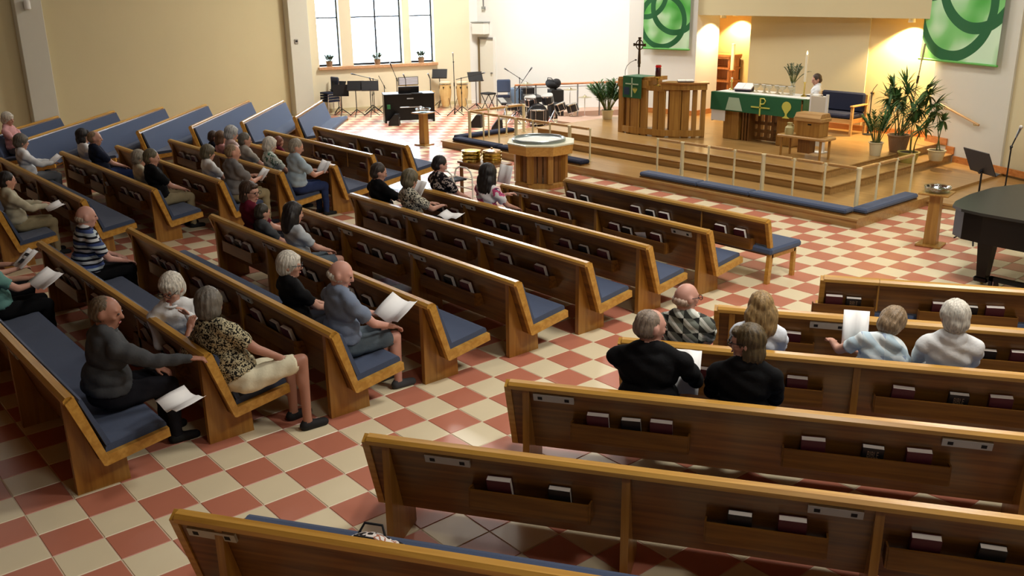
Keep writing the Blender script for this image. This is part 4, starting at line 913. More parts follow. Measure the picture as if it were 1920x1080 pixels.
mic_stand(-23.55, 14.9, 1.0, 'microphone stand with a level boom over the paired music stands', (-0.5, -0.25, 0.1))
mic_stand(-23.95, 15.1, 0.85, 'short straight microphone stand behind the paired music stands', None)
mic_stand(-23.98, 15.55, 0.72, 'microphone stand with a slanted boom in front of the sill', (-0.12, -0.1, 0.3), mic=False)
mic_stand(-23.6, 15.75, 0.95, 'tall microphone stand with raised boom left of the wall vent', (-0.08, -0.08, 0.3))
mic_stand(-23.42, 15.95, 0.92, 'straight microphone stand just left of the wall vent')
mic_stand(-22.1, 15.9, 1.02, 'straight microphone stand right of the wall vent')
mic_stand(-21.5, 16.3, 1.5, 'tallest microphone stand in front of the conga drums', (0.02, -0.02, 0.1), pale=True)
mic_stand(-21.75, 16.75, 1.0, 'microphone stand with a boom over the right conga', (0.4, 0.35, 0.12))
t = thing('microphone_stand', 'slim boom microphone stand by the lit niche wall', 'stand', (-10.07, 18.6, 0.44))
MB().lathe([(0.11, 0), (0.11, 0.015), (0.03, 0.03)], n=16).build('base', BLKM, t); MB().cyl((0, 0, 0.02), (0, 0, 0.3), 0.022, n=8).cyl((0, 0, 0.3), (0, 0, 0.88), 0.011, n=8).build('shaft', BLK, t); MB().tube([(0, 0, 0.86), (0.02, 0, 0.95), (0.1, 0, 1.06)], 0.007, 6).build('gooseneck', BLK, t)
for k, (x, z, lb) in enumerate([(-10.25, 0.83, 'left'), (-9.93, 0.82, 'right')]):
    t = thing('wall_hook', 'small dark hook on the lit niche wall, %s of the microphone stand' % lb, 'hook', (x, 18.97, 0.44+z))
    MB().ball((0, -0.03, 0), (0.045, 0.03, 0.03), 8).build('hook', BRONZE, t, True); MB().box(-0.02, 0.02, -0.02, 0.03, -0.02, 0.02).build('back_plate', BRASS, t)

# ------------------------------------------------------------------ digital piano, chairs, congas
PA = math.atan2(1.2, 0.63)
t = thing('digital_piano', 'black upright digital piano seen from behind by the windows', 'piano', (-21.6, 13.98, 0), PA)
MB().rbox(0, 1.36, 0.0, 0.06, 0.06, 0.76, 0.008).build('back_panel', LACQ, t)
for x in (0, 1.32): MB().box(x, x+0.05, 0.0, 0.5, 0, 0.76).build('side_panel', LACQ, t)
MB().rbox(-0.01, 1.38, -0.01, 0.55, 0.745, 0.775, 0.006).build('lid', LACQ, t); MB().rbox(0.1, 1.26, 0.1, 0.52, 0.55, 0.62, 0.01).build('keybed', BLK, t)
MB().prism([(0.2, 0.775), (0.3, 0.775), (0.2, 0.95), (0.16, 0.95)], 0.42, 0.98, 'x').build('music_desk', BLK, t)
MB().rbox(0.42, 1.02, -0.012, 0.002, 0.40, 0.425, 0.004).build('silver_strip', mat('silver_strip', (196, 200, 206), 0.3, 0.6), t)
MB().box(0.62, 0.80, -0.006, 0.001, 0.63, 0.66).build('logo_plate', mat('plate_grey', (170, 176, 180), 0.5), t)
MB().rbox(0.07, 0.16, -0.02, 0.001, 0.38, 0.5, 0.004).build('green_sticker', mat('sticker_green', (40, 110, 60), 0.6), t)
t = thing('book_on_piano', 'closed dark music folder on top of the digital piano', 'folder', (-21.15, 14.75, 0.775), PA)
MB().rbox(-0.15, 0.15, -0.1, 0.1, 0, 0.02, 0.004).build('cover', BLKM, t); MB().box(-0.14, 0.14, -0.09, 0.105, 0.004, 0.016).build('pages', PAGES, t)
def wedge(x, y, rz, label, s=1.0, face=None):
    t = thing('monitor_wedge', label, 'loudspeaker', (x, y, 0), rz, group='stage monitor wedges')
    MB().prism([(-0.16*s, 0), (0.16*s, 0), (0.14*s, 0.12*s), (-0.02*s, 0.33*s), (-0.14*s, 0.33*s)], -0.17*s, 0.17*s, 'x').build('cabinet', BLK, t)
    MB().add([(-0.15*s, 0.158*s, 0.03*s), (0.15*s, 0.158*s, 0.03*s), (0.15*s, 0.142*s, 0.11*s), (-0.15*s, 0.142*s, 0.11*s)], [(0, 1, 2, 3)]).add([(-0.15*s, 0.146*s, 0.12*s), (0.15*s, 0.146*s, 0.12*s), (0.15*s, -0.012*s, 0.325*s), (-0.15*s, -0.012*s, 0.325*s)], [(0, 1, 2, 3)]).build('grille', face or mat('grille_grey', (58, 60, 66), 0.7), t)
    MB().rbox(-0.06*s, 0.06*s, -0.165*s, -0.15*s, 0.2*s, 0.23*s, 0.004).build('handle', STEEL, t)
wedge(-21.15, 13.98, 2.4, 'small monitor wedge with white top on the floor before the digital piano', 0.9, mat('wedge_white', (214, 216, 222), 0.5))
wedge(-19.3, 15.35, 2.2, 'black monitor wedge outside the left rail corner', 1.0)
wedge(-18.3, 15.2, 2.4, 'black monitor wedge just behind the left altar rail', 0.95)
def stack_chair(k, n_):
    z = 0.075*k
    t = thing('stacking_chair', 'blue stacking chair in the stack left of the windows, %s from the floor' % ORD[k], 'chair', (-24.45, 13.95, z), WAN-1.2, 'stacked blue chairs')
    MB().rbox(-0.21, 0.21, -0.2, 0.22, 0.36, 0.41, 0.015).build('seat', NAVY, t); MB().rbox(-0.2, 0.2, 0.19, 0.23, 0.55, 0.83, 0.02).build('backrest', BLUE, t)
    for x in (-0.2, 0.2):
        MB().tube([(x, -0.2, 0.0), (x, -0.18, 0.36), (x, 0.2, 0.36)], 0.011, 6).build('leg', CHROME, t); MB().tube([(x, 0.26, 0.0), (x, 0.2, 0.36), (x, 0.22, 0.8)], 0.011, 6).build('leg', CHROME, t)
for k in range(4): stack_chair(k, 4)
def conga(x, y, label):
    t = thing('conga_drum', label, 'drum', (x, y, 0.0), group='conga drums')
    MB().lathe([(0.10, 0.06), (0.13, 0.15), (0.175, 0.4), (0.185, 0.52), (0.165, 0.76)], n=24).build('shell', CONGA, t, True)
    MB().lathe([(0.165, 0.755), (0.172, 0.76), (0.172, 0.785), (0.15, 0.79)], n=24).build('head', mat('conga_head', (234, 214, 170), 0.6), t, True)
    MB().lathe([(0.178, 0.72), (0.186, 0.725), (0.186, 0.74), (0.178, 0.745)], n=24).build('rim', CHROME, t, True)
    for k in range(5):
        a = k*2*PI/5 + 0.3; MB().prism([(-0.025, 0.66), (0.025, 0.66), (0.0, 0.58)], 0.172, 0.19, 'y', M=Matrix.Rotation(a-PI/2, 4, 'Z')).build('lug', BRONZE, t)
    for k in range(3): a = k*2*PI/3; MB().cyl((0.14*math.cos(a), 0.14*math.sin(a), 0.35), (0.26*math.cos(a), 0.26*math.sin(a), 0.01), 0.01, n=6).build('leg', CHROME, t)
conga(-23.0, 17.1, 'left conga drum with pale wooden shell by the window wall'); conga(-22.62, 17.45, 'right conga drum with pale wooden shell near the band door')
t = thing('folding_stool', 'black folding stool between the congas and amplifiers', 'stool', (-21.75, 17.75, 0))
MB().rbox(-0.2, 0.2, -0.16, 0.16, 0.46, 0.51, 0.02).build('seat', BLKM, t)
for y in (-0.13, 0.13): MB().cyl((-0.17, y, 0.0), (0.16, y, 0.46), 0.012, n=6).cyl((0.17, y, 0.0), (-0.16, y, 0.46), 0.012, n=6).build('leg', BLK, t)
t = thing('small_bongo_table', 'small yellow wooden stool behind the left conga', 'stool', (-23.3, 16.7, 0))
MB().rbox(-0.15, 0.15, -0.12, 0.12, 0.5, 0.53, 0.006).build('seat', CONGA, t)
for x in (-0.12, 0.12):
    for y in (-0.09, 0.09): MB().box(x-0.015, x+0.015, y-0.015, y+0.015, 0, 0.5).build('leg', CONGA, t)
t = thing('band_chair', 'blue padded chair beside the amplifiers in the band corner', 'chair', (-21.35, 18.0, 0), -2.2)
MB().rbox(-0.21, 0.21, -0.2, 0.2, 0.38, 0.44, 0.02).build('seat', NAVY, t); MB().rbox(-0.2, 0.2, 0.17, 0.22, 0.55, 0.92, 0.03).build('backrest', BLUE, t)
for x in (-0.19, 0.19):
    for y in (-0.18, 0.2): MB().cyl((x, y, 0), (x, y*0.95, 0.6 if y > 0 else 0.38), 0.011, n=6).build('leg', STEEL, t)
def ampbox(nm, x, y, z, w_, d_, h, m1, m2, label, cat='amplifier', rz=-0.5, wheel=False):
    t = thing(nm, label, cat, (x, y, z), rz)
    MB().rbox(-w_/2, w_/2, -d_/2, d_/2, 0, h, 0.012).build('cabinet', m1, t)
    MB().box(-w_/2+0.02, w_/2-0.02, -d_/2-0.006, -d_/2, 0.02, h*0.72).build('grille', m2, t)
    mb = MB()
    for k in range(4): mb.cyl((-w_*0.3+w_*0.2*k, -d_/2-0.012, h*0.86), (-w_*0.3+w_*0.2*k, -d_/2, h*0.86), 0.016, n=8)
    mb.build('knobs', STEEL, t); MB().rbox(-0.08, 0.08, -0.02, 0.02, h, h+0.02, 0.005).build('handle', BLK, t)
GR = mat('amp_grille', (40, 42, 46), 0.8)
ampbox('amplifier', -21.35, 18.45, 0, 0.42, 0.35, 0.62, STEELB, mat('case_front', (150, 168, 190), 0.6), 'blue-grey equipment case beside the band chair')
ampbox('amplifier', -20.95, 18.6, 0, 0.4, 0.35, 0.66, BLK, GR, 'tall black amplifier next to the blue-grey case')
ampbox('amplifier', -19.85, 17.7, 0, 0.75, 0.4, 0.42, BLK, GR, 'wide black amplifier under the mixer behind the drums')
ampbox('mixing_desk', -19.75, 17.75, 0.44, 0.85, 0.42, 0.14, BLK, GR, 'black mixing desk lying on the wide amplifier', 'mixer')
ampbox('amplifier', -19.1, 18.0, 0, 0.45, 0.36, 0.78, BLK, GR, 'black amplifier with gear bag on top behind the drum kit')
t = thing('gear_bag', 'lumpy black gear bag on the amplifier behind the drum kit', 'bag', (-19.15, 17.95, 0.82))
MB().ball((0, 0, 0.1), (0.24, 0.17, 0.13), 14).ball((0.12, 0.02, 0.14), (0.14, 0.12, 0.12), 12).ball((-0.14, 0, 0.12), (0.12, 0.12, 0.11), 12).build('bag', BLKM, t, True); MB().tube([(-0.12, -0.1, 0.2), (-0.06, -0.14, 0.28), (0.08, -0.14, 0.28), (0.14, -0.1, 0.2)], 0.012, 6).build('strap', BLK, t)
t = thing('keyboard', 'long black keyboard on a cross stand in the band corner', 'keyboard', (-20.1, 17.0, 0), -0.6)
MB().rbox(-0.6, 0.6, -0.16, 0.16, 0.42, 0.49, 0.012).build('body', BLK, t)
MB().box(-0.56, 0.56, -0.155, 0.0, 0.49, 0.497).build('keys', mat('ivory_keys', (150, 146, 138), 0.5), t); MB().cyl((-0.4, 0, 0), (0.4, 0, 0.42), 0.016, n=6).cyl((0.4, 0, 0), (-0.4, 0, 0.42), 0.016, n=6).build('stand', STEEL, t)
# ------------------------------------------------------------------ drum kit: every drum and cymbal stands by itself
SH = mat('drum_shell', (34, 34, 38), 0.35)
def drum(x, y, z, r_, h, label, tilt=(0, 0), side=False, legs=True, rz=0):
    t = thing('drum', label, 'drum', (x, y, 0), rz, group='drums of the drum kit')
    Mx = Matrix.Translation((0, 0, z)) @ Matrix.Rotation(tilt[0], 4, 'X') @ Matrix.Rotation(tilt[1], 4, 'Y')
    if side: Mx = Matrix.Translation((0, 0, z)) @ Matrix.Rotation(PI/2, 4, 'X')
    MB().lathe([(r_, -h/2), (r_, h/2)], n=24, M=Mx).build('shell', SH, t, True)
    MB().lathe([(r_*0.97, h/2), (r_*0.97, h/2+0.006)], n=24, M=Mx).build('head', DRUMHD if side or legs else mat('drum_head_dark', (70, 68, 68), 0.5), t)
    for s in (-1, 1): MB().lathe([(r_, s*h/2-0.015), (r_*1.06, s*h/2-0.012), (r_*1.06, s*h/2+0.012), (r_, s*h/2+0.015)], n=24, M=Mx).build('hoop', CHROME if not side else SH, t, True)
    mb = MB()
    for k in range(6):
        a = k*PI/3; mb.cyl((r_*1.04*math.cos(a), r_*1.04*math.sin(a), -h/2), (r_*1.04*math.cos(a), r_*1.04*math.sin(a), h/2), 0.006, n=5, M=Mx)
    tr_ = mb.build('tension_rods', CHROME, t); tr_['kind'] = 'stuff'
    if legs and not side:
        mb = MB(); mb.cyl((0, 0, 0.1), (0, 0, z-h/2), 0.012, n=6); tripod(mb, 0.22, 0.25); mb.build('stand', CHROME, t)
    if side:
        MB().cyl((-r_*0.7, 0, z), (-r_*1.1, 0.1, 0.0), 0.01, n=6).cyl((r_*0.7, 0, z), (r_*1.1, 0.1, 0.0), 0.01, n=6).build('spur', CHROME, t)
drum(-18.35, 16.65, 0.27, 0.27, 0.4, 'large bass drum at the front of the drum kit', side=True, rz=0.9)
drum(-18.75, 16.75, 0.60, 0.15, 0.2, 'left rack tom of the drum kit', (0.3, 0.2))
drum(-18.35, 17.0, 0.66, 0.15, 0.2, 'middle rack tom of the drum kit', (0.3, 0.1))
drum(-17.75, 16.9, 0.52, 0.14, 0.18, 'right small tom of the drum kit', (0.3, -0.2))
drum(-17.45, 17.05, 0.50, 0.15, 0.2, 'rightmost tom of the drum kit beside the ramp', (0.2, -0.2))
drum(-19.0, 16.35, 0.45, 0.17, 0.14, 'shallow snare drum left of the bass drum')
drum(-18.0, 16.35, 0.3, 0.2, 0.34, 'floor tom in front of the bass drum')
def cymbal(x, y, h, r_, label, rz=0):
    t = thing('cymbal_stand', label, 'cymbal', (x, y, 0), rz, group='cymbals of the drum kit')
    mb = MB(); tripod(mb, 0.24, 0.25); mb.cyl((0, 0, 0.1), (0, 0, h+0.05), 0.009, n=6); mb.build('stand', CHROME, t)
    MB().lathe([(r_, 0), (r_*0.3, 0.02), (r_*0.2, 0.045), (0.01, 0.05), (0.01, 0.045), (r_*0.2, 0.038), (r_*0.3, 0.014), (r_*0.99, -0.003)], (0, 0, h-0.02), n=28).build('cymbal', mat('cymbal_bronze', (176, 164, 130), 0.3, 0.9), t, True)
cymbal(-17.75, 17.25, 0.95, 0.2, 'higher thin cymbal in front of the ramp railing'); cymbal(-17.3, 17.35, 0.78, 0.18, 'lower cymbal pair right of the drum kit')
cymbal(-19.3, 17.1, 1.0, 0.2, 'cymbal left of the rack toms')
mic_stand(-19.9, 17.35, 0.85, 'drum microphone stand with a boom to the upper right', (0.3, 0.1, 0.4)); mic_stand(-20.5, 17.9, 1.0, 'overhead microphone stand left of the mixing desk', (-0.35, -0.1, 0.18))
t = thing('drum_throne', 'round black drum stool behind the drum kit', 'stool', (-18.6, 17.5, 0))
MB().lathe([(0.15, 0.42), (0.17, 0.44), (0.17, 0.48), (0.13, 0.5)], n=20).build('seat', BLKM, t); mb = MB(); tripod(mb, 0.2, 0.3); mb.cyl((0, 0, 0.1), (0, 0, 0.42), 0.016, n=8); mb.build('base', CHROME, t)
# ------------------------------------------------------------------ ramp beside the chancel
struct(MB().prism([(-17.75, 16.8), (-16.5, 18.2), (-15.9, 18.6), (-15.9, 16.6), (-16.2, 16.2), (-17.1, 16.2)], 0, 0.29, 'z'), 'ramp_landing_carpet', CARPET)
struct(MB().prism([(0.0, 0.0), (3.4, 0.28), (3.4, 0)], -0.5, 0.5, 'y', M=RZ(0.42, (-20.2, 17.85, 0)) @ Matrix.Translation((0, 0.75, 0))), 'ramp_carpet', CARPET)
t = thing('ramp_railing', 'grey posts with an orange oak handrail beside the white wall', 'railing', group=None)
RP = [(-20.3, 17.55), (-19.75, 17.85), (-19.2, 18.12), (-18.65, 18.42), (-18.1, 18.72), (-17.5, 19.0), (-16.9, 19.25)]
for i, (x, y) in enumerate(RP):
    MB().cyl((x, y, 0), (x, y, 0.82+0.035*i), 0.02, n=8).cyl((x, y, 0), (x, y, 0.02), 0.05, n=10).build('post', STEEL, t)
for i, ((x0, y0), (x1, y1)) in enumerate(zip(RP, RP[1:])):
    z0, z1 = 0.82+0.035*i, 0.82+0.035*(i+1)
    MB().cyl((x0, y0, z0+0.02), (x1, y1, z1+0.02), 0.028, n=8).build('handrail', wood('rail_orange', (200, 120, 70), (222, 150, 96), 'x'), t, True); MB().cyl((x0, y0, z0-0.06), (x1, y1, z1-0.06), 0.011, n=6).build('lower_rail', STEEL, t)
# ------------------------------------------------------------------ people
def skin(name, c): return mat(name, c, 0.55, var=0.05, vscale=8)
SK1 = skin('skin_fair', (198, 148, 126)); SK2 = skin('skin_pink', (206, 154, 136)); SK3 = skin('skin_tan', (172, 122, 100))
EYE = mat('eye_dark', (40, 30, 26), 0.3); LIP = mat('lip', (160, 84, 76), 0.5)
def hairm(name, c):
    if name in MATS: return MATS[name]
    M = mat(name, c, 0.55); T = M.node_tree; b = T.nodes['Principled BSDF']; cl_ = lin(c)
    tc = T.nodes.new('ShaderNodeTexCoord'); mp = T.nodes.new('ShaderNodeMapping'); mp.inputs['Scale'].default_value = (70, 70, 9)
    n = T.nodes.new('ShaderNodeTexNoise'); n.inputs['Scale'].default_value = 1.0; n.inputs['Detail'].default_value = 3; n.inputs['Distortion'].default_value = 0.8
    rp = T.nodes.new('ShaderNodeValToRGB'); e = rp.color_ramp.elements
    e[0].position = 0.3; e[0].color = (*[v*0.5 for v in cl_], 1); e[1].position = 0.68; e[1].color = (*[min(1, v*1.35) for v in cl_], 1)
    bp = T.nodes.new('ShaderNodeBump'); bp.inputs['Strength'].default_value = 0.5; bp.inputs['Distance'].default_value = 0.008
    T.links.new(tc.outputs['Object'], mp.inputs['Vector']); T.links.new(mp.outputs['Vector'], n.inputs['Vector'])
    T.links.new(n.outputs['Fac'], rp.inputs['Fac']); T.links.new(rp.outputs['Color'], b.inputs['Base Color'])
    T.links.new(n.outputs['Fac'], bp.inputs['Height']); T.links.new(bp.outputs['Normal'], b.inputs['Normal'])
    return M
def cloth(name, c, v=0.06): return mat(name, c, 0.9, spec=0.2, var=v, vscale=20, bump=0.2, bscale=60)
def _cap(a, b, ra, rb, n=14):
    a, b = np.array(a, float), np.array(b, float); d = b-a; L = np.linalg.norm(d); d = d/max(L, 1e-6)
    q = np.array([1, 0, 0]) if abs(d[0]) < 0.8 else np.array([0, 1, 0]); u = np.cross(d, q); u /= np.linalg.norm(u); w_ = np.cross(d, u)
    rings = []
    for t in (-80, -55, -30, 0): rings.append((a + d*ra*math.sin(R(t)), ra*math.cos(R(t))))
    for t in (0, 30, 55, 80): rings.append((b + d*rb*math.sin(R(t)), rb*math.cos(R(t))))
    an = np.arange(n)*2*PI/n; V = []
    for c, r_ in rings: V.append(c + r_*(np.cos(an)[:, None]*u + np.sin(an)[:, None]*w_))
    V = np.concatenate(V); F = []
    for j in range(len(rings)-1):
        for i in range(n): F.append((j*n+i, j*n+(i+1) % n, (j+1)*n+(i+1) % n, (j+1)*n+i))
    F += [tuple(range(n))[::-1], tuple(range((len(rings)-1)*n, len(rings)*n))]
    return V, F
_SPH = None
def _ell(c, r_, Rm=None):
    global _SPH
    if _SPH is None:
        b = MB().ball((0, 0, 0), 1.0, 18); _SPH = (np.array(b.v), b.f)
    V = _SPH[0]*np.array(r_)
    if Rm is not None: V = V @ np.array(Rm).T
    return V + np.array(c), _SPH[1]
class Fig:                                         # a figure as labelled limbs, fused by one voxel surface
    def __init__(s): s.p = []
    def cap(s, lab, a, b, ra, rb): s.p.append(('c', lab, np.array(a, float), np.array(b, float), ra, rb)); return s
    def ell(s, lab, c, r_, Rm=None): s.p.append(('e', lab, np.array(c, float), np.array(r_, float), np.array(Rm) if Rm is not None else np.eye(3))); return s
    def mesh(s):
        V = []; F = []; o = 0
        for q in s.p:
            v, f = _cap(*q[2:]) if q[0] == 'c' else _ell(*q[2:])
            V.append(v); F += [tuple(i+o for i in t) for t in f]; o += len(v)
        return np.concatenate(V), F
    def classify(s, P):
        best = np.full(len(P), 1e9); lab = np.zeros(len(P), int); names = []
        for q in s.p:
            if q[1] not in names: names.append(q[1])
            k = names.index(q[1])
            if q[0] == 'c':
                a, b, ra, rb = q[2:]; d = b-a; t = np.clip(((P-a) @ d)/max(d @ d, 1e-9), 0, 1); D = np.linalg.norm(P-a-t[:, None]*d, axis=1) - (ra+(rb-ra)*t)
            else:
                c, r_, Rm = q[2:]; L = (P-c) @ Rm; kk = np.linalg.norm(L/r_, axis=1); D = (kk-1)*np.min(r_)
            m_ = D < best; best[m_] = D[m_]; lab[m_] = k
        return lab, names
JOBS = []                                          # every surface is fused in one evaluation
def job(fig, vox, smooth=7):
    V, F = fig.mesh(); me = bpy.data.meshes.new('figure_tmp'); me.from_pydata(V.tolist(), [], F)
    o = bpy.data.objects.new('figure_tmp', me); COL.objects.link(o)
    mo = o.modifiers.new('fuse', 'REMESH'); mo.mode = 'VOXEL'; mo.voxel_size = vox
    ms = o.modifiers.new('soft', 'SMOOTH'); ms.factor = 0.5; ms.iterations = smooth
    JOBS.append(o); return o
def grab(o, dg):
    e = o.evaluated_get(dg); me = e.to_mesh()
    V = np.empty(len(me.vertices)*3); me.vertices.foreach_get('co', V); V = V.reshape(-1, 3)
    N = np.empty(len(me.vertices)*3); me.vertices.foreach_get('normal', N); N = N.reshape(-1, 3)
    F = [tuple(p_.vertices) for p_ in me.polygons]; e.to_mesh_clear()
    return V, N, F
def newmesh(name, V, F, mats, parent, mi=None):
    me = bpy.data.meshes.new(name); me.from_pydata(np.asarray(V).tolist(), [], F)
    for mm in mats: me.materials.append(mm)
    if mi is not None: me.polygons.foreach_set('material_index', np.asarray(mi, dtype=np.int32))
    me.polygons.foreach_set('use_smooth', [True]*len(F)); me.update()
    o = bpy.data.objects.new(name, me); COL.objects.link(o); o.parent = parent
    return o
def rot(yaw=0, pitch=0, roll=0):                   # yaw left +, pitch down +
    return np.array(Matrix.Rotation(R(yaw), 3, 'Z') @ Matrix.Rotation(-R(pitch), 3, 'X') @ Matrix.Rotation(R(roll), 3, 'Y'))
def elbow(S, W, l1, l2, pole):
    S, W = np.array(S, float), np.array(W, float); d = W-S; L = np.linalg.norm(d)
    if L > (l1+l2)*0.985: W = S + d/L*(l1+l2)*0.985; d = W-S; L = np.linalg.norm(d)
    u = d/L; a = (l1*l1-l2*l2+L*L)/(2*L); h = math.sqrt(max(l1*l1-a*a, 1e-6))
    p_ = np.array(pole, float); p_ = p_ - u*(p_ @ u); p_ /= np.linalg.norm(p_)
    return S + u*a + p_*h, W
# one relaxed hand, built once: palm along +Y, thumb on -X side, palm down
HF = Fig()
HF.ell('palm', (0, 0.045, 0), (0.04, 0.052, 0.016))
for i, (x, L) in enumerate([(-0.029, 0.072), (-0.0095, 0.08), (0.0095, 0.075), (0.028, 0.058)]):
    a = np.array([x, 0.085, 0.0]); d1 = np.array([x*0.25, 0.93, -0.25]); d2 = np.array([0, 0.75, -0.66]); d3 = np.array([0, 0.45, -0.9])
    b = a+d1*L*0.45; c = b+d2*L*0.32; e_ = c+d3*L*0.25
    HF.cap('f', a-np.array([0, .03, 0]), b, 0.009, 0.0085).cap('f', b, c, 0.0085, 0.0078).cap('f', c, e_, 0.0078, 0.007)
HF.cap('t', (-0.028, 0.02, -0.004), (-0.052, 0.052, -0.014), 0.0125, 0.0105).cap('t', (-0.052, 0.052, -0.014), (-0.056, 0.085, -0.024), 0.0105, 0.0085)
HF.cap('w', (0, -0.03, 0), (0, 0.02, 0), 0.024, 0.026)
HANDJOB = job(HF, 0.0048, 2)
PEOPLE = []; HS = 1.2
def person(label, pos, rz, shirt, pants, hair, sk=SK1, sleeve='short', legs='long', lean=-8, head=(0, 12, 0), lw=(-0.14, 0.34, 0.60), rw=(0.14, 0.34, 0.60),
           s=0.92, wide=1.0, vox=0.016, shoe=None, glasses=False, twist=0, stand=False, knees=((-0.11, 0.46), (0.12, 0.46)), z=0.0, shoes_vis=True, neck=0.0, hunch=0.0, lp=None, rp=None, collar=False, tilt=0, kz=(0.55, 0.55)):
    PEOPLE.append(dict(locals()))
def build_fig(q):
    f = Fig(); wd = q['wide']; Z = np.array
    LM = np.array(Matrix.Rotation(-R(q['tilt']), 3, 'Y') @ Matrix.Rotation(-R(q['lean']), 3, 'X'))     # lean forward +, tilt left +
    TW = np.array(Matrix.Rotation(R(q['twist']), 3, 'Z'))
    hipz = 0.86 if q['stand'] else 0.545; DZ = 0 if q['stand'] else 0.06; q['s'] = q['s']*(1 if q['stand'] else 1.0)
    H0 = Z([0, 0, hipz])
    def U(v): return H0 + TW @ (LM @ np.array(v, float))
    hu = q['hunch']
    pel = U((0, 0, 0.02)); wa = U((0, 0.0, 0.17)); ch = U((0, 0.012, 0.37)); nb = U((0, 0.0+hu*0.5, 0.535)); 
    RM = TW @ LM
    f.ell('pelvis', pel, (0.165*wd, 0.125*wd, 0.115), RM)
    f.ell('torso', wa, (0.163*wd, 0.135*wd, 0.14), RM); f.ell('torso', U((0, 0.0, 0.085)), (0.174*wd, 0.142*wd, 0.085), RM)
    f.ell('torso', ch, (0.172*wd, 0.118*wd, 0.165), RM)
    f.ell('torso', U((0, 0.0+hu*0.3, 0.46)), (0.165*wd, 0.09*wd, 0.08), RM)
    f.cap('torso', U((-0.135*wd, 0, 0.455)), U((0.135*wd, 0, 0.455)), 0.066, 0.066)
    for sx in (-1, 1): f.cap('torso', U((sx*0.045, -0.005, 0.535)), U((sx*0.15*wd, 0, 0.462)), 0.05, 0.056)
    f.cap('torso', U((-0.07, 0.0, 0.505)), U((0.07, 0, 0.505)), 0.055, 0.055); f.cap('torso', U((-0.04, -0.022, 0.535)), U((0.04, -0.022, 0.535)), 0.06, 0.06)
    Rh = rot(*q['head']); 
    hc = nb + Z([0, 0.03+hu, 0.16-hu*0.5]) + TW @ Z([0, 0.0, 0])
    q['_hc'], q['_Rh'], q['_nb'], q['_TW'] = hc, Rh, nb, TW
    def Hh(v): return hc + Rh @ (Z(v)*HS)
    def hr(*v): return tuple(x*HS for x in v)
    f.cap('neck', nb-Z([0, 0, .03]), Hh((0, -0.02, -0.045)), 0.054*min(wd, 1.1), 0.052)
    f.ell('head', hc, hr(0.075, 0.095, 0.102), Rh)
    f.ell('head', Hh((0, 0.03, -0.055)), hr(0.056, 0.06, 0.066), Rh)
    f.ell('head', Hh((0, 0.055, -0.088)), hr(0.036, 0.034, 0.03), Rh)
    f.cap('head', Hh((0, 0.09, 0.012)), Hh((0, 0.107, -0.028)), 0.012, 0.0185)
    f.cap('head', Hh((-0.04, 0.078, 0.024)), Hh((0.04, 0.078, 0.024)), 0.0145, 0.0145)
    for sx in (-1, 1):
        f.ell('head', Hh((sx*0.044, 0.062, -0.025)), hr(0.022, 0.02, 0.02), Rh)
        f.ell('ear', Hh((sx*0.079, -0.008, -0.012)), hr(0.013, 0.022, 0.034), Rh)
    for side, sx in (('l', -1), ('r', 1)):
        S = U((sx*0.18*wd, 0.0, 0.445)); W = q[side+'w']
        W = Z(W, dtype=float) + Z([0, 0, DZ])
        pole = q[side+'p'] or (sx*0.75, -0.35, -0.7)
        E, W = elbow(S, W, 0.29, 0.26, pole)
        M1 = S+(E-S)*0.62
        f.cap('uparm', S, M1, 0.058*wd**0.5, 0.052*wd**0.5); f.cap('arm', M1, E, 0.05, 0.043); f.cap('forearm', E, W, 0.044, 0.028)
        q['_'+side] = (E, W)
        Hp = Z([sx*0.092, 0.02, hipz-0.005 if not q['stand'] else hipz-0.06])
        if q['stand']:
            K = Z([sx*0.095, 0.03, 0.47]); A_ = Z([sx*0.095, 0.0, 0.09])
        else:
            kx, ky = q['knees'][0 if sx < 0 else 1]; K = Z([kx, ky, q['kz'][0 if sx < 0 else 1]]); A_ = Z([kx*1.05, ky+0.0, 0.10])
        if q['legs'] == 'skirt': f.cap('thigh', Hp, K*0.9+Hp*0.1, 0.09*wd, 0.085); f.cap('knee', K*0.9+Hp*0.1, K, 0.06, 0.058)
        else:
            M2 = Hp+(K-Hp)*0.8
            f.cap('thigh', Hp, M2, 0.092*wd**0.5, 0.071*wd**0.5); f.cap('knee', M2, K, 0.068, 0.058)
        f.cap('shin', K, A_, 0.056, 0.04); f.ell('shin', K+(A_-K)*0.3-Z([0, 0.018, 0]), (0.05, 0.052, 0.11))
        f.cap('foot'+side, A_-Z([0, 0.03, 0.05]), A_+Z([sx*0.02, 0.15, -0.058]), 0.042, 0.034)
    return f
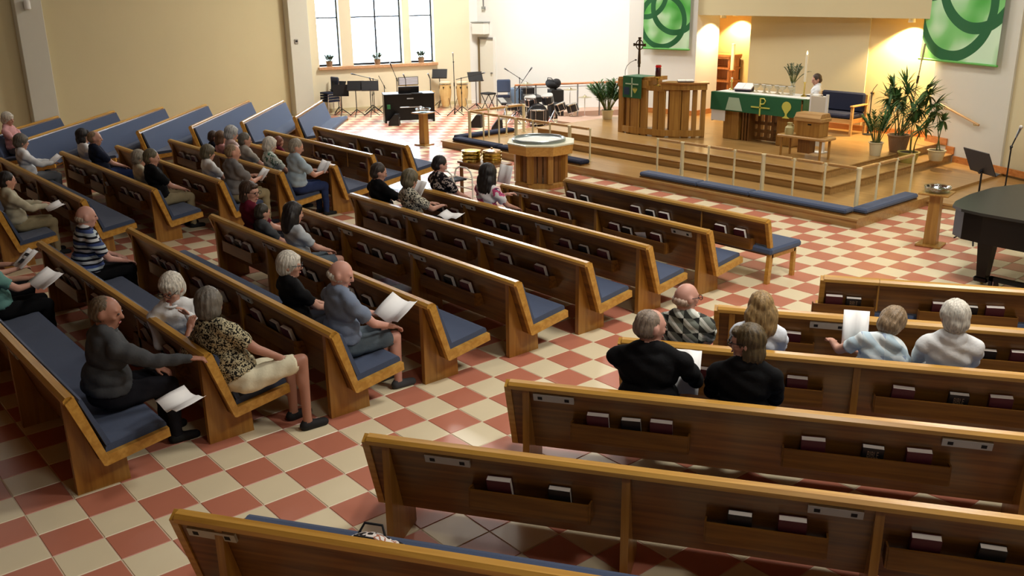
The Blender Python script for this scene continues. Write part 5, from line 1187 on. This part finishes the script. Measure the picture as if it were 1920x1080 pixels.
def hair_fig(q):
    st = q['hair'][0]; hc, Rh = q['_hc'], q['_Rh']; f = Fig()
    def Hh(v): return hc + Rh @ (np.array(v)*HS)
    def hr(*v): return tuple(x*HS for x in v)
    if st == 'none': return None
    if st == 'bald': f.ell('h', Hh((0, -0.018, -0.028)), hr(0.080, 0.088, 0.046), Rh)
    elif st == 'thin': f.ell('h', Hh((0, -0.026, -0.012)), hr(0.084, 0.086, 0.072), Rh); f.ell('h', Hh((0, -0.022, 0.02)), hr(0.076, 0.088, 0.082), Rh)
    elif st == 'short': f.ell('h', Hh((0, -0.018, 0.018)), hr(0.085, 0.097, 0.100), Rh); f.ell('h', Hh((0, -0.035, -0.03)), hr(0.078, 0.075, 0.07), Rh)
    elif st == 'full': f.ell('h', Hh((0, -0.014, 0.028)), hr(0.096, 0.108, 0.108), Rh); f.ell('h', Hh((0, -0.035, -0.025)), hr(0.09, 0.085, 0.085), Rh); f.ell('h', Hh((0, 0.06, 0.068)), hr(0.06, 0.036, 0.03), Rh)
    elif st == 'bob':
        f.ell('h', Hh((0, -0.022, 0.025)), hr(0.092, 0.1, 0.103), Rh); f.ell('h', Hh((0, -0.04, -0.06)), hr(0.094, 0.075, 0.10), Rh); f.ell('h', Hh((0, 0.062, 0.07)), hr(0.058, 0.03, 0.028), Rh)
        for sx in (-1, 1): f.ell('h', Hh((sx*0.074, -0.015, -0.055)), hr(0.02, 0.034, 0.085), Rh)
    elif st == 'long':
        f.ell('h', Hh((0, -0.014, 0.025)), hr(0.092, 0.105, 0.104), Rh); f.ell('h', Hh((0, -0.05, -0.07)), hr(0.128, 0.07, 0.13), Rh); f.ell('h', Hh((0, -0.068, -0.14)), hr(0.118, 0.048, 0.095), Rh)
        f.ell('h', Hh((0, 0.062, 0.072)), hr(0.055, 0.028, 0.025), Rh)
        for sx in (-1, 1): f.ell('h', Hh((sx*0.078, 0.0, -0.08)), hr(0.024, 0.046, 0.13), Rh)
    elif st == 'big':
        f.ell('h', Hh((0, -0.02, 0.02)), hr(0.112, 0.118, 0.115), Rh); f.ell('h', Hh((0, -0.055, -0.10)), hr(0.125, 0.075, 0.13), Rh); f.ell('h', Hh((0.02, -0.06, -0.19)), hr(0.115, 0.055, 0.10), Rh)
        for sx in (-1, 1): f.ell('h', Hh((sx*0.09, -0.005, -0.09)), hr(0.035, 0.05, 0.13), Rh)
    return f
def paper(label, pos, rz, pitch, w_=0.28, h=0.22, fold=0.25, yaw=0, marks=False):
    t = thing('bulletin', label, 'paper', pos, rz); mb = MB(); n = 8
    vs = [(-w_/2+w_*i/n, 0.0, 0) for i in range(n+1)]; vs = []
    for j in range(3):
        for i in range(n+1):
            x = -w_/2+w_*i/n; vs.append((x, h*(j/2-0.5), abs(x)*fold-0.06*fold+0.012*math.sin(i*1.3+j)))
    Mx = Matrix.Rotation(yaw, 4, 'Z') @ Matrix.Rotation(pitch, 4, 'X')
    fs = [(j*(n+1)+i, j*(n+1)+i+1, (j+1)*(n+1)+i+1, (j+1)*(n+1)+i) for j in range(2) for i in range(n)]
    mb.add(vs, fs, 0, Mx); o = mb.build('sheet', PAPER, t, True)
    so = o.modifiers.new('thickness', 'SOLIDIFY'); so.thickness = 0.0012
    if marks:
        for (a, b, c, d_) in marks: MB().add([(a, b, 0.018), (c, b, 0.018), (c, d_, 0.018), (a, d_, 0.018)], [(0, 1, 2, 3)], 0, Mx).build('printed_picture', mat('print_grey', (50, 50, 54), 0.8), t)
    return t
def ap(n_row, X, dv=0.355): return (X*SCL, NROW[n_row]+dv)
def bp(n_row, X, dv=0.355): return (X*SCL, BROW[n_row]+dv)
def dp(off, s_, dv=0.355): v = dpos(s_*SCL, off*SCL+dv); return (v[0], v[1])
GREYH = lambda: hairm('hair_grey', (150, 142, 126)); WHITEH = lambda: hairm('hair_white', (206, 200, 186)); BRN = lambda: hairm('hair_brown', (62, 44, 30)); DKB = lambda: hairm('hair_dark', (26, 20, 18)); SALT = lambda: hairm('hair_salt', (104, 98, 88)); DBL = lambda: hairm('hair_dark_blonde', (150, 122, 78)); OLV = lambda: hairm('hair_ash', (96, 88, 66)); WARMG = lambda: hairm('hair_warm_grey', (140, 118, 90))
KHAKI = cloth('khaki_cloth', (150, 138, 106)); JEAN = cloth('denim', (40, 54, 92)); DKPANT = cloth('dark_trousers', (28, 28, 34)); GRPANT = cloth('grey_trousers', (120, 124, 128)); BLKC = cloth('black_cloth', (14, 14, 16))
WHC = cloth('white_cloth', (224, 226, 226)); PINKC = cloth('pink_cloth', (214, 160, 160)); NAVYC = cloth('navy_cloth', (30, 36, 54)); CREAMC = cloth('cream_cloth', (206, 200, 176)); GREYC = cloth('grey_cloth', (120, 118, 116)); LBLUE = cloth('light_blue_cloth', (166, 186, 198)); DRED = cloth('dark_red_cloth', (96, 22, 40)); DGREY = cloth('charcoal_cloth', (72, 74, 76)); SLATE = cloth('slate_blue_cloth', (118, 130, 150)); BEIGE = cloth('beige_cloth', (180, 174, 150)); TEAL = cloth('teal_cloth', (104, 150, 142)); WCREAM = cloth('cream_shorts_cloth', (226, 220, 190)); GRSH = cloth('grey_shorts_cloth', (92, 104, 112)); PALEB = cloth('pale_blue_stripe', (196, 212, 224))
LAP = dict(lw=(-0.12, 0.36, 0.62), rw=(0.12, 0.36, 0.62)); READ = dict(lw=(-0.12, 0.40, 0.74), rw=(0.12, 0.40, 0.74)); SHK = (0.0, 0.0)
# side and left blocks
_c = lambda s_, off: ((off*N2[0]+s_*D2[0])*SCL, (off*N2[1]+s_*D2[1])*SCL)
person('white-haired woman in a pink shirt on the side-block pew at the left edge', _c(19.62, -10.47), c2-PI, PINKC, GRPANT, ('full', WHITEH()), **LAP)
person('dark-haired woman in a white top reading by the aisle at far left', bp(7, -18.2), 0, WHC, GRPANT, ('full', SALT()), sleeve='long', **READ)
person('black-haired woman in white beside the man in navy', bp(6, -18.12), 0, WHC, DKPANT, ('bob', DKB()), head=(0, 5, 0), **LAP)
person('man in a navy shirt sitting beside a black-haired woman', bp(6, -17.45), 0, NAVYC, JEAN, ('thin', WARMG()), wide=1.1, s=0.95, collar=True, head=(-25, 5, 0), **LAP)
person('woman in cream partly behind the man in black with khaki trousers', bp(6, -15.3), 0, CREAMC, KHAKI, ('full', GREYH()), s=0.88, head=(-10, 10, 0), **LAP)
person('grey-brown haired man in a black shirt and khaki trousers at a pew end', bp(6, -14.72), 0, BLKC, KHAKI, ('short', OLV()), wide=1.08, s=0.95, head=(-20, 15, 0), shoe=BLKM, **LAP)
person('pale-haired woman in a white shirt behind the big man in grey', bp(5, -14.9), 0, WHC, KHAKI, ('full', OLV()), s=0.89, **LAP)
person('big man in a grey shirt with tan trousers at the end of his pew', bp(5, -14.08), 0, GREYC, KHAKI, ('thin', WARMG()), wide=1.18, s=0.97, collar=True, head=(-15, 15, 0), lean=0, shoe=DKPANT, **READ)
person('small dark-haired person on the fourth left pew, farthest left', bp(4, -17.05), 0, NAVYC, DKPANT, ('short', BRN()), s=0.82, **LAP)
person('brown-haired woman right of the small dark-haired person', bp(4, -16.7), 0, PINKC, DKPANT, ('bob', hairm('hair_auburn', (104, 76, 50))), s=0.84, **LAP)
person('silver-haired woman in pale pink on the fourth left pew', bp(4, -16.22), 0, cloth('pale_pink', (206, 184, 178)), DKPANT, ('full', hairm('hair_silver', (170, 172, 172))), s=0.94, **LAP)
person('grey-haired person in a grey shirt next to the silver-haired woman', bp(4, -15.68), 0, cloth('light_grey', (168, 164, 156)), GRPANT, ('short', SALT()), s=0.9, head=(-15, 12, 0), **LAP)
person('white-haired woman in a green floral blouse beside the reading man', bp(4, -14.72), 0, pattern('green_floral', 'spots', [(0, (206, 214, 206)), (0.56, (60, 110, 92)), (0.64, (226, 232, 224))], 16), DKPANT, ('full', WHITEH()), s=0.91, **LAP)
person('grey-haired man in a light blue shirt and jeans reading at a pew end', bp(4, -13.95), 0, LBLUE, JEAN, ('short', GREYH()), wide=1.1, s=0.95, collar=True, head=(-20, 22, 0), lean=2, shoe=BLKM, lw=(-0.1, 0.42, 0.72), rw=(0.16, 0.42, 0.72))
person('child peeking out between the floral blouse and the blue shirt', bp(3, -16.25), 0, DRED, DKPANT, ('short', hairm('hair_red_brown', (120, 70, 50))), s=0.74, head=(20, 0, 0), **LAP)
person('dark-haired person in beige with a paper at the far left edge', bp(8, -14.55), 0, BEIGE, KHAKI, ('short', DKB()), sleeve='long', **READ)
# centre block
person('man in a black T-shirt on the fourth centre pew', ap(4, -11.28), 0, BLKC, JEAN, ('short', hairm('hair_dark_brown', (54, 44, 36))), wide=1.12, s=0.93, head=(-22, 18, 0), **READ)
person('ash-haired woman in a black and white blouse on the fourth centre pew', ap(4, -10.5), 0, pattern('black_white_print', 'spots', [(0, (40, 40, 40)), (0.46, (210, 206, 186)), (0.6, (60, 58, 56))], 42), DKPANT, ('full', OLV()), s=0.93, head=(8, 15, 0), **READ)
person('short-haired woman in a black floral top on the third centre pew', ap(3, -11.13), 0, pattern('black_floral', 'spots', [(0, (26, 22, 26)), (0.55, (190, 178, 170)), (0.66, (90, 70, 74))], 22), DKPANT, ('short', DKB()), sk=SK2, s=0.93, head=(-15, 25, 0), wide=1.08, **LAP)
person('long dark-haired woman in a pink and white top on the third centre pew', ap(3, -10.12), 0, pattern('pink_white_print', 'spots', [(0, (230, 226, 226)), (0.5, (206, 84, 128)), (0.6, (70, 66, 84)), (0.66, (226, 214, 222))], 9), GRPANT, ('big', DKB()), s=0.92, head=(10, 8, 0), wide=1.08, lean=4, lw=(-0.02, 0.44, 0.80), rw=(0.2, 0.44, 0.62))
person('brown-haired woman in a dark red top and glasses turned to her right', ap(6, -11.15), 0, DRED, DKPANT, ('bob', BRN()), head=(-60, 5, 0), glasses=True, s=0.96, **LAP)
person('small person in dark clothes between the red top and long hair', ap(6, -10.85), 0, DGREY, DKPANT, ('short', hairm('hair_dark_olive', (52, 46, 34))), s=0.79, **LAP)
person('woman with long dark hair and bare legs on the sixth centre pew', ap(6, -10.0), 0, cloth('grey_white_top', (176, 182, 186)), GRSH, ('long', DKB()), legs='short', s=0.9, head=(-10, 10, 0), knees=((-0.02, 0.46), (0.2, 0.47)), **LAP)
person('white-haired woman with glasses in a black top beside the bald man', ap(7, -8.08), 0, BLKC, DKPANT, ('full', WHITEH()), glasses=True, s=0.89, head=(-35, 5, 0), vox=0.014, **LAP)
person('bald man in a slate-blue polo and shorts reading at a pew end', ap(7, -7.22), 0, SLATE, GRSH, ('bald', WHITEH()), sk=SK2, legs='short', wide=1.12, s=0.96, collar=True, head=(-40, 20, 0), lean=0, vox=0.013, shoe=DGREY, lw=(-0.05, 0.44, 0.66), rw=(0.22, 0.42, 0.62), knees=((-0.06, 0.48), (0.17, 0.48)))
person('bald man in a blue, white and black striped shirt', ap(8, -11.3), 0, pattern('bold_stripes', 'stripes', [(0, (212, 216, 218)), (0.25, (26, 28, 38)), (0.42, (176, 190, 196)), (0.62, (66, 84, 136)), (0.85, (30, 34, 48))], 7.5), BLKC, ('bald', hairm('hair_pale', (176, 160, 140))), sk=SK2, wide=1.2, s=0.95, head=(-10, 8, 0), lean=4, vox=0.014, lw=(-0.14, 0.4, 0.6), rw=(0.2, 0.4, 0.6))
person('laughing white-haired woman in a white jacket facing the camera, hand at mouth', ap(8, -8.34, 0.34), 0, WHC, GRPANT, ('full', WHITEH()), sleeve='long', glasses=True, s=0.93, z=-0.03, twist=-110, tilt=-12, head=(-146, 22, 0), lean=20, vox=0.012, lw=(0.34, -0.08, 0.90), rw=(0.16, -0.1, 0.62), lp=(0.3, 0.2, -0.9))
person('woman in a black and cream patterned blouse and cream shorts leaning on the pew', ap(8, -7.1, 0.3), 0, pattern('leopard_print', 'spots', [(0, (34, 32, 28)), (0.47, (196, 186, 150)), (0.60, (60, 56, 46))], 48), WCREAM, ('full', SALT()), sk=SK3, legs='short', wide=1.14, s=0.98, head=(55, 8, 0), twist=14, lean=-12, tilt=22, kz=(0.56, 0.66), vox=0.013, shoe=BLKM, lw=(-0.62, -0.14, 0.80), rw=(0.2, 0.34, 0.62), lp=(-0.4, -0.3, -0.6), knees=((0.0, 0.46), (0.24, 0.46)))
person('man in a charcoal shirt stretching his arm along the pew in front', ap(9, -7.52, 0.45), 0, DGREY, DKPANT, ('thin', hairm('hair_thin_brown', (98, 82, 62))), sk=SK3, collar=True, sleeve='long', wide=1.26, s=0.99, head=(-35, 12, 0), lean=6, vox=0.013, lw=(0.02, 0.40, 0.62), rw=(0.5, 0.60, 0.77), rp=(0.3, -0.2, -0.8))
person('person in a teal shirt with an open paper at the left edge', ap(9, -10.62), 0, TEAL, BLKC, ('short', GREYH()), s=0.92, **READ)
person('person in black holding a booklet at the left edge', ap(9, -11.35), 0, BLKC, BLKC, ('short', BRN()), s=0.92, **READ)
# right block
person('bald man with glasses in a grey plaid shirt', dp(7.27, -0.68), DA, pattern('grey_plaid', 'check', [(0, (58, 60, 56)), (0.3, (168, 172, 160)), (0.44, (220, 222, 212)), (0.55, (120, 126, 116)), (0.78, (40, 42, 40))], 8), DKPANT, ('bald', hairm('hair_sandy_white', (196, 170, 150))), sk=SK2, collar=True, glasses=True, wide=1.12, s=0.93, head=(-50, 8, 0), vox=0.012, **LAP)
person('woman with wavy dark blonde hair in a white ruffled blouse', dp(7.27, -0.06), DA, cloth('white_ruffle', (222, 228, 236)), DKPANT, ('long', DBL()), s=0.9, head=(10, 8, 0), vox=0.012, **LAP)
person('grey-brown haired person bending over a paper in a pale striped shirt', dp(7.27, 0.76), DA, pattern('pale_blue_plaid', 'check', [(0, (206, 222, 228)), (0.45, (186, 208, 220)), (0.62, (226, 236, 238)), (0.9, (160, 176, 200))], 6), DKPANT, ('full', WARMG()), s=0.90, z=-0.03, head=(-10, 34, 22), lean=0, tilt=-26, hunch=0.04, vox=0.012, lw=(-0.22, 0.38, 0.78), rw=(0.0, 0.38, 0.7))
person('white-haired woman in a white sweater on the third right pew', dp(7.27, 1.42), DA, WHC, GRPANT, ('full', WHITEH()), sleeve='long', s=0.93, wide=1.05, head=(15, 5, 0), vox=0.012, **LAP)
person('balding man in a black sweater sharing a white paper', dp(6.19, -0.84), DA, BLKC, DKPANT, ('thin', hairm('hair_close_grey', (136, 120, 104))), sk=SK2, sleeve='long', wide=1.28, s=1.0, head=(-50, 10, 0), vox=0.012, lean=-2, lw=(-0.05, 0.42, 0.66), rw=(0.24, 0.4, 0.72))
person('woman in black with glasses and shoulder-length streaked hair', dp(6.19, -0.13), DA, BLKC, DKPANT, ('bob', hairm('hair_streaked', (84, 68, 40))), sleeve='long', glasses=True, wide=1.14, s=0.95, head=(80, 5, 0), vox=0.012, lean=-2, **LAP)
# altar server
person('child in a white alb standing behind the altar', (-10.42, 17.05), PI-0.9, WHC, WHC, ('short', BRN()), sleeve='long', stand=True, s=0.80, head=(10, 18, 0), z=0.44, lw=(-0.1, 0.28, 1.02), rw=(0.1, 0.28, 1.02), lean=0, vox=0.012)

for q in PEOPLE:
    q['_fig'] = build_fig(q); q['_job'] = job(q['_fig'], q['vox']); hf = hair_fig(q)
    q['_hj'] = job(hf, 0.011 if q['vox'] < 0.015 else 0.014, 3) if hf else None
bpy.context.view_layer.update()
DG = bpy.context.evaluated_depsgraph_get()
HV, HN, HFc = grab(HANDJOB, DG)
for q in PEOPLE: q['_g'] = grab(q['_job'], DG); q['_hg'] = grab(q['_hj'], DG) if q['_hj'] else None
for o in JOBS: bpy.data.objects.remove(o, do_unlink=True)
def shell(V, N, F, lab, names, want, off, wr=0.0):
    k = [names.index(n_) for n_ in want if n_ in names]; ok = np.isin(lab, k)
    fs = [f for f in F if ok[list(f)].any()]
    if not fs: return None, None
    cnt = {}
    for f in fs:
        for a, b in zip(f, f[1:]+f[:1]): e = (min(a, b), max(a, b)); cnt[e] = cnt.get(e, 0)+1
    edge = {v for e, c in cnt.items() if c == 1 for v in e}
    used = sorted({v for f in fs for v in f}); mp = {v: i for i, v in enumerate(used)}
    o = np.array([0.003 if v in edge else off for v in used])
    P = V[used]; wv = wr*(np.sin(P[:, 2]*55+P[:, 0]*31)+np.sin(P[:, 1]*47-P[:, 2]*23+P[:, 0]*17))
    P = P + N[used]*(o+np.where(o > 0.004, wv, 0))[:, None]
    return P, [tuple(mp[v] for v in f) for f in fs]
for q in PEOPLE:
    s = q['s']; V, N, F = q['_g']; lab, names = q['_fig'].classify(V)
    t = thing('person', q['label'], 'person', (q['pos'][0], q['pos'][1], q['z'] - (0 if q['stand'] else 0.015)), q['rz'])
    # body: fused figure, two hands, eyes and mouth in one mesh
    Vs = [V]; Fs = list(F); mi = [0]*len(F); o = len(V)
    def addpart(v, f, m_):
        global _o
        Vs.append(v); base_ = sum(len(a) for a in Vs[:-1]); Fs.extend(tuple(i+base_ for i in x) for x in f); mi.extend([m_]*len(f))
    for side, sx in (('l', -1), ('r', 1)):
        E, W = q['_'+side]; d = (W-E)/np.linalg.norm(W-E)
        up = np.array([0, 0, 1.0]); xx = np.cross(d, up); xx /= max(np.linalg.norm(xx), 1e-6); zz = np.cross(xx, d)
        B = np.stack([xx*(-sx if True else 1)*-1, d, zz], 1)
        hv = HV.copy(); hv[:, 0] *= (1 if sx > 0 else -1)
        B = np.stack([xx, d, zz], 1)
        f_ = HFc if sx > 0 else [x[::-1] for x in HFc]
        addpart(hv @ B.T + W - d*0.005, f_, 0)
    hc, Rh = q['_hc'], q['_Rh']
    for sx in (-1, 1):
        v, f = _ell(hc + Rh @ (np.array([sx*0.031, 0.0885, 0.004])*HS), (0.015, 0.0085, 0.007), Rh); addpart(v, f, 1)
    v, f = _ell(hc + Rh @ (np.array([0, 0.093, -0.064])*HS), (0.028, 0.007, 0.008), Rh); addpart(v, f, 2)
    newmesh('body', np.concatenate(Vs)*s, Fs, [q['sk'], EYE, LIP], t, mi)
    top = ['torso', 'uparm'] + (['arm', 'forearm'] if q['sleeve'] == 'long' else []) + ['pelvis'] * (0)
    P, f = shell(V, N, F, lab, names, top, 0.016, 0.0045)
    newmesh('shirt', P*s, f, [q['shirt']], t)
    low = ['pelvis', 'thigh'] + (['knee', 'shin'] if q['legs'] == 'long' else [])
    P, f = shell(V, N, F, lab, names, low, 0.011, 0.003)
    newmesh('trousers' if q['legs'] == 'long' else 'shorts', P*s, f, [q['pants']], t)
    for sd in 'lr':
        P, f = shell(V, N, F, lab, names, ['foot'+sd], 0.008)
        if f: newmesh('shoe', P*s, f, [q['shoe'] or BLKM], t)
    if True:
        kr = 0.066*max(1.0, min(q['wide'], 1.1)); cc = q['_nb'] + np.array([0, 0.006, 0.012]); TWd = q['_TW']
        mb = MB(); mb.tube([tuple((cc + TWd @ np.array([kr*math.cos(a), kr*math.sin(a)+0.004, -0.018*math.sin(a)]))*s) for a in [2*PI*i/18 for i in range(19)]], (0.018 if q['collar'] else 0.013)*s, 6); mb.build('collar' if q['collar'] else 'neckband', q['shirt'], t, True)
    if q['_hg']:
        P, n_, f = q['_hg']; L = (P-hc) @ Rh
        wv = 0.003*np.sin(np.arctan2(L[:, 0], L[:, 1])*19+L[:, 2]*14) + 0.0018*np.sin(L[:, 2]*50+L[:, 0]*60)
        newmesh('hair', (P+n_*wv[:, None])*s, f, [q['hair'][1]], t)
    if q['glasses']:
        mb = MB()
        for sx in (-1, 1):
            mb.tube([tuple((hc + Rh @ (np.array([sx*0.033+0.024*math.cos(a), 0.108, 0.004+0.018*math.sin(a)])*HS))*s) for a in [2*PI*i/14 for i in range(15)]], 0.0034*s, 5)
            mb.tube([tuple((hc + Rh @ (np.array(p_)*HS))*s) for p_ in [(sx*0.057, 0.108, 0.01), (sx*0.078, 0.06, 0.012), (sx*0.085, 0.0, 0.01), (sx*0.082, -0.02, -0.005)]], 0.0032*s, 5)
        mb.tube([tuple((hc + Rh @ (np.array(p_)*HS))*s) for p_ in [(-0.01, 0.11, 0.008), (0.01, 0.11, 0.008)]], 0.0026*s, 5)
        mb.build('glasses', BLK, t)
# papers in the hands
def hold(px, py, z, label, rz=0, pitch=0.7, **k): paper(label, (px*SCL, py, z*0.98+0.07), rz, pitch, **k)
hold(-18.15, BROW[7]+0.80, 0.70, 'white paper in the lap of the dark-haired woman in white', 0, 0.6)
hold(-14.28, BROW[8]+0.80, 0.66, 'white paper held by the person in beige at the left edge', 0, 0.3)
hold(-13.98, BROW[5]+0.80, 0.74, 'white paper held by the big man in grey', 0, 0.8, w_=0.2)
hold(-13.86, BROW[4]+0.83, 0.74, 'white paper read by the man in light blue', 0, 0.9, w_=0.26)
hold(-10.92, NROW[4]+0.72, 0.84, 'large white paper between the man in black and the ash-haired woman', 0, 1.0, w_=0.32, h=0.24)
hold(-10.0, NROW[4]+0.62, 0.62, 'white paper on the bench beside the black and white blouse', 0.3, 0.15, w_=0.3)
hold(-10.28, NROW[3]+0.85, 0.98, 'white paper held up in front of the long dark-haired woman', 0, 1.25, w_=0.26, h=0.26, fold=0.1)
hold(-7.0, NROW[7]+0.82, 0.72, 'crumpled white papers in the hands of the bald man in shorts', 0.1, 0.5, w_=0.34, h=0.28, fold=0.45)
hold(-6.72, NROW[9]+0.75, 0.58, 'white paper on the lap of the man in the charcoal shirt', 0.2, 0.1, w_=0.28, h=0.26, fold=0.35)
hold(-10.35, NROW[9]+0.78, 0.72, 'open white paper on the lap of the person in teal', 0.2, 0.45, w_=0.34, h=0.26)
hold(-11.25, NROW[9]+0.80, 0.76, 'printed booklet with dark pictures held by the person in black', 0.2, 0.6, w_=0.2, h=0.26, fold=0.05, marks=[(-0.05, 0.02, 0.04, 0.06), (-0.02, -0.08, 0.05, -0.02)])
q_ = dpos(-0.60*SCL, 6.19*SCL+0.64); hold(q_[0]/SCL, q_[1], 0.72, 'white paper between the balding man and the woman in black', DA, 1.0, w_=0.24, h=0.34, fold=0.1)
q_ = dpos(0.72*SCL, 7.27*SCL+0.54); hold(q_[0]/SCL, q_[1], 0.84, 'white paper held up left of the bending person', DA, 1.25, w_=0.2, h=0.3, fold=0.1)

# a patterned bag on the nearest pew
q_ = dpos(-2.1, 3.93*SCL+0.41)
t = thing('tote_bag', 'patterned white and brown tote bag lying on the nearest pew', 'bag', (q_[0], q_[1], 0.41), DA)
mb = MB().ball((0, 0, 0.09), (0.17, 0.11, 0.10), 16).ball((0.12, 0.02, 0.07), (0.1, 0.1, 0.07), 12); mb.build('bag', pattern('bag_print', 'spots', [(0, (40, 34, 32)), (0.42, (224, 216, 208)), (0.55, (170, 110, 84)), (0.62, (226, 222, 216))], 14), t, True)
for sx in (-1, 1): MB().tube([(-0.09, 0.04*sx, 0.16), (-0.06, 0.07*sx, 0.22), (0.05, 0.07*sx, 0.22), (0.08, 0.04*sx, 0.16)], 0.008, 6).build('handle', BLKM, t, True)
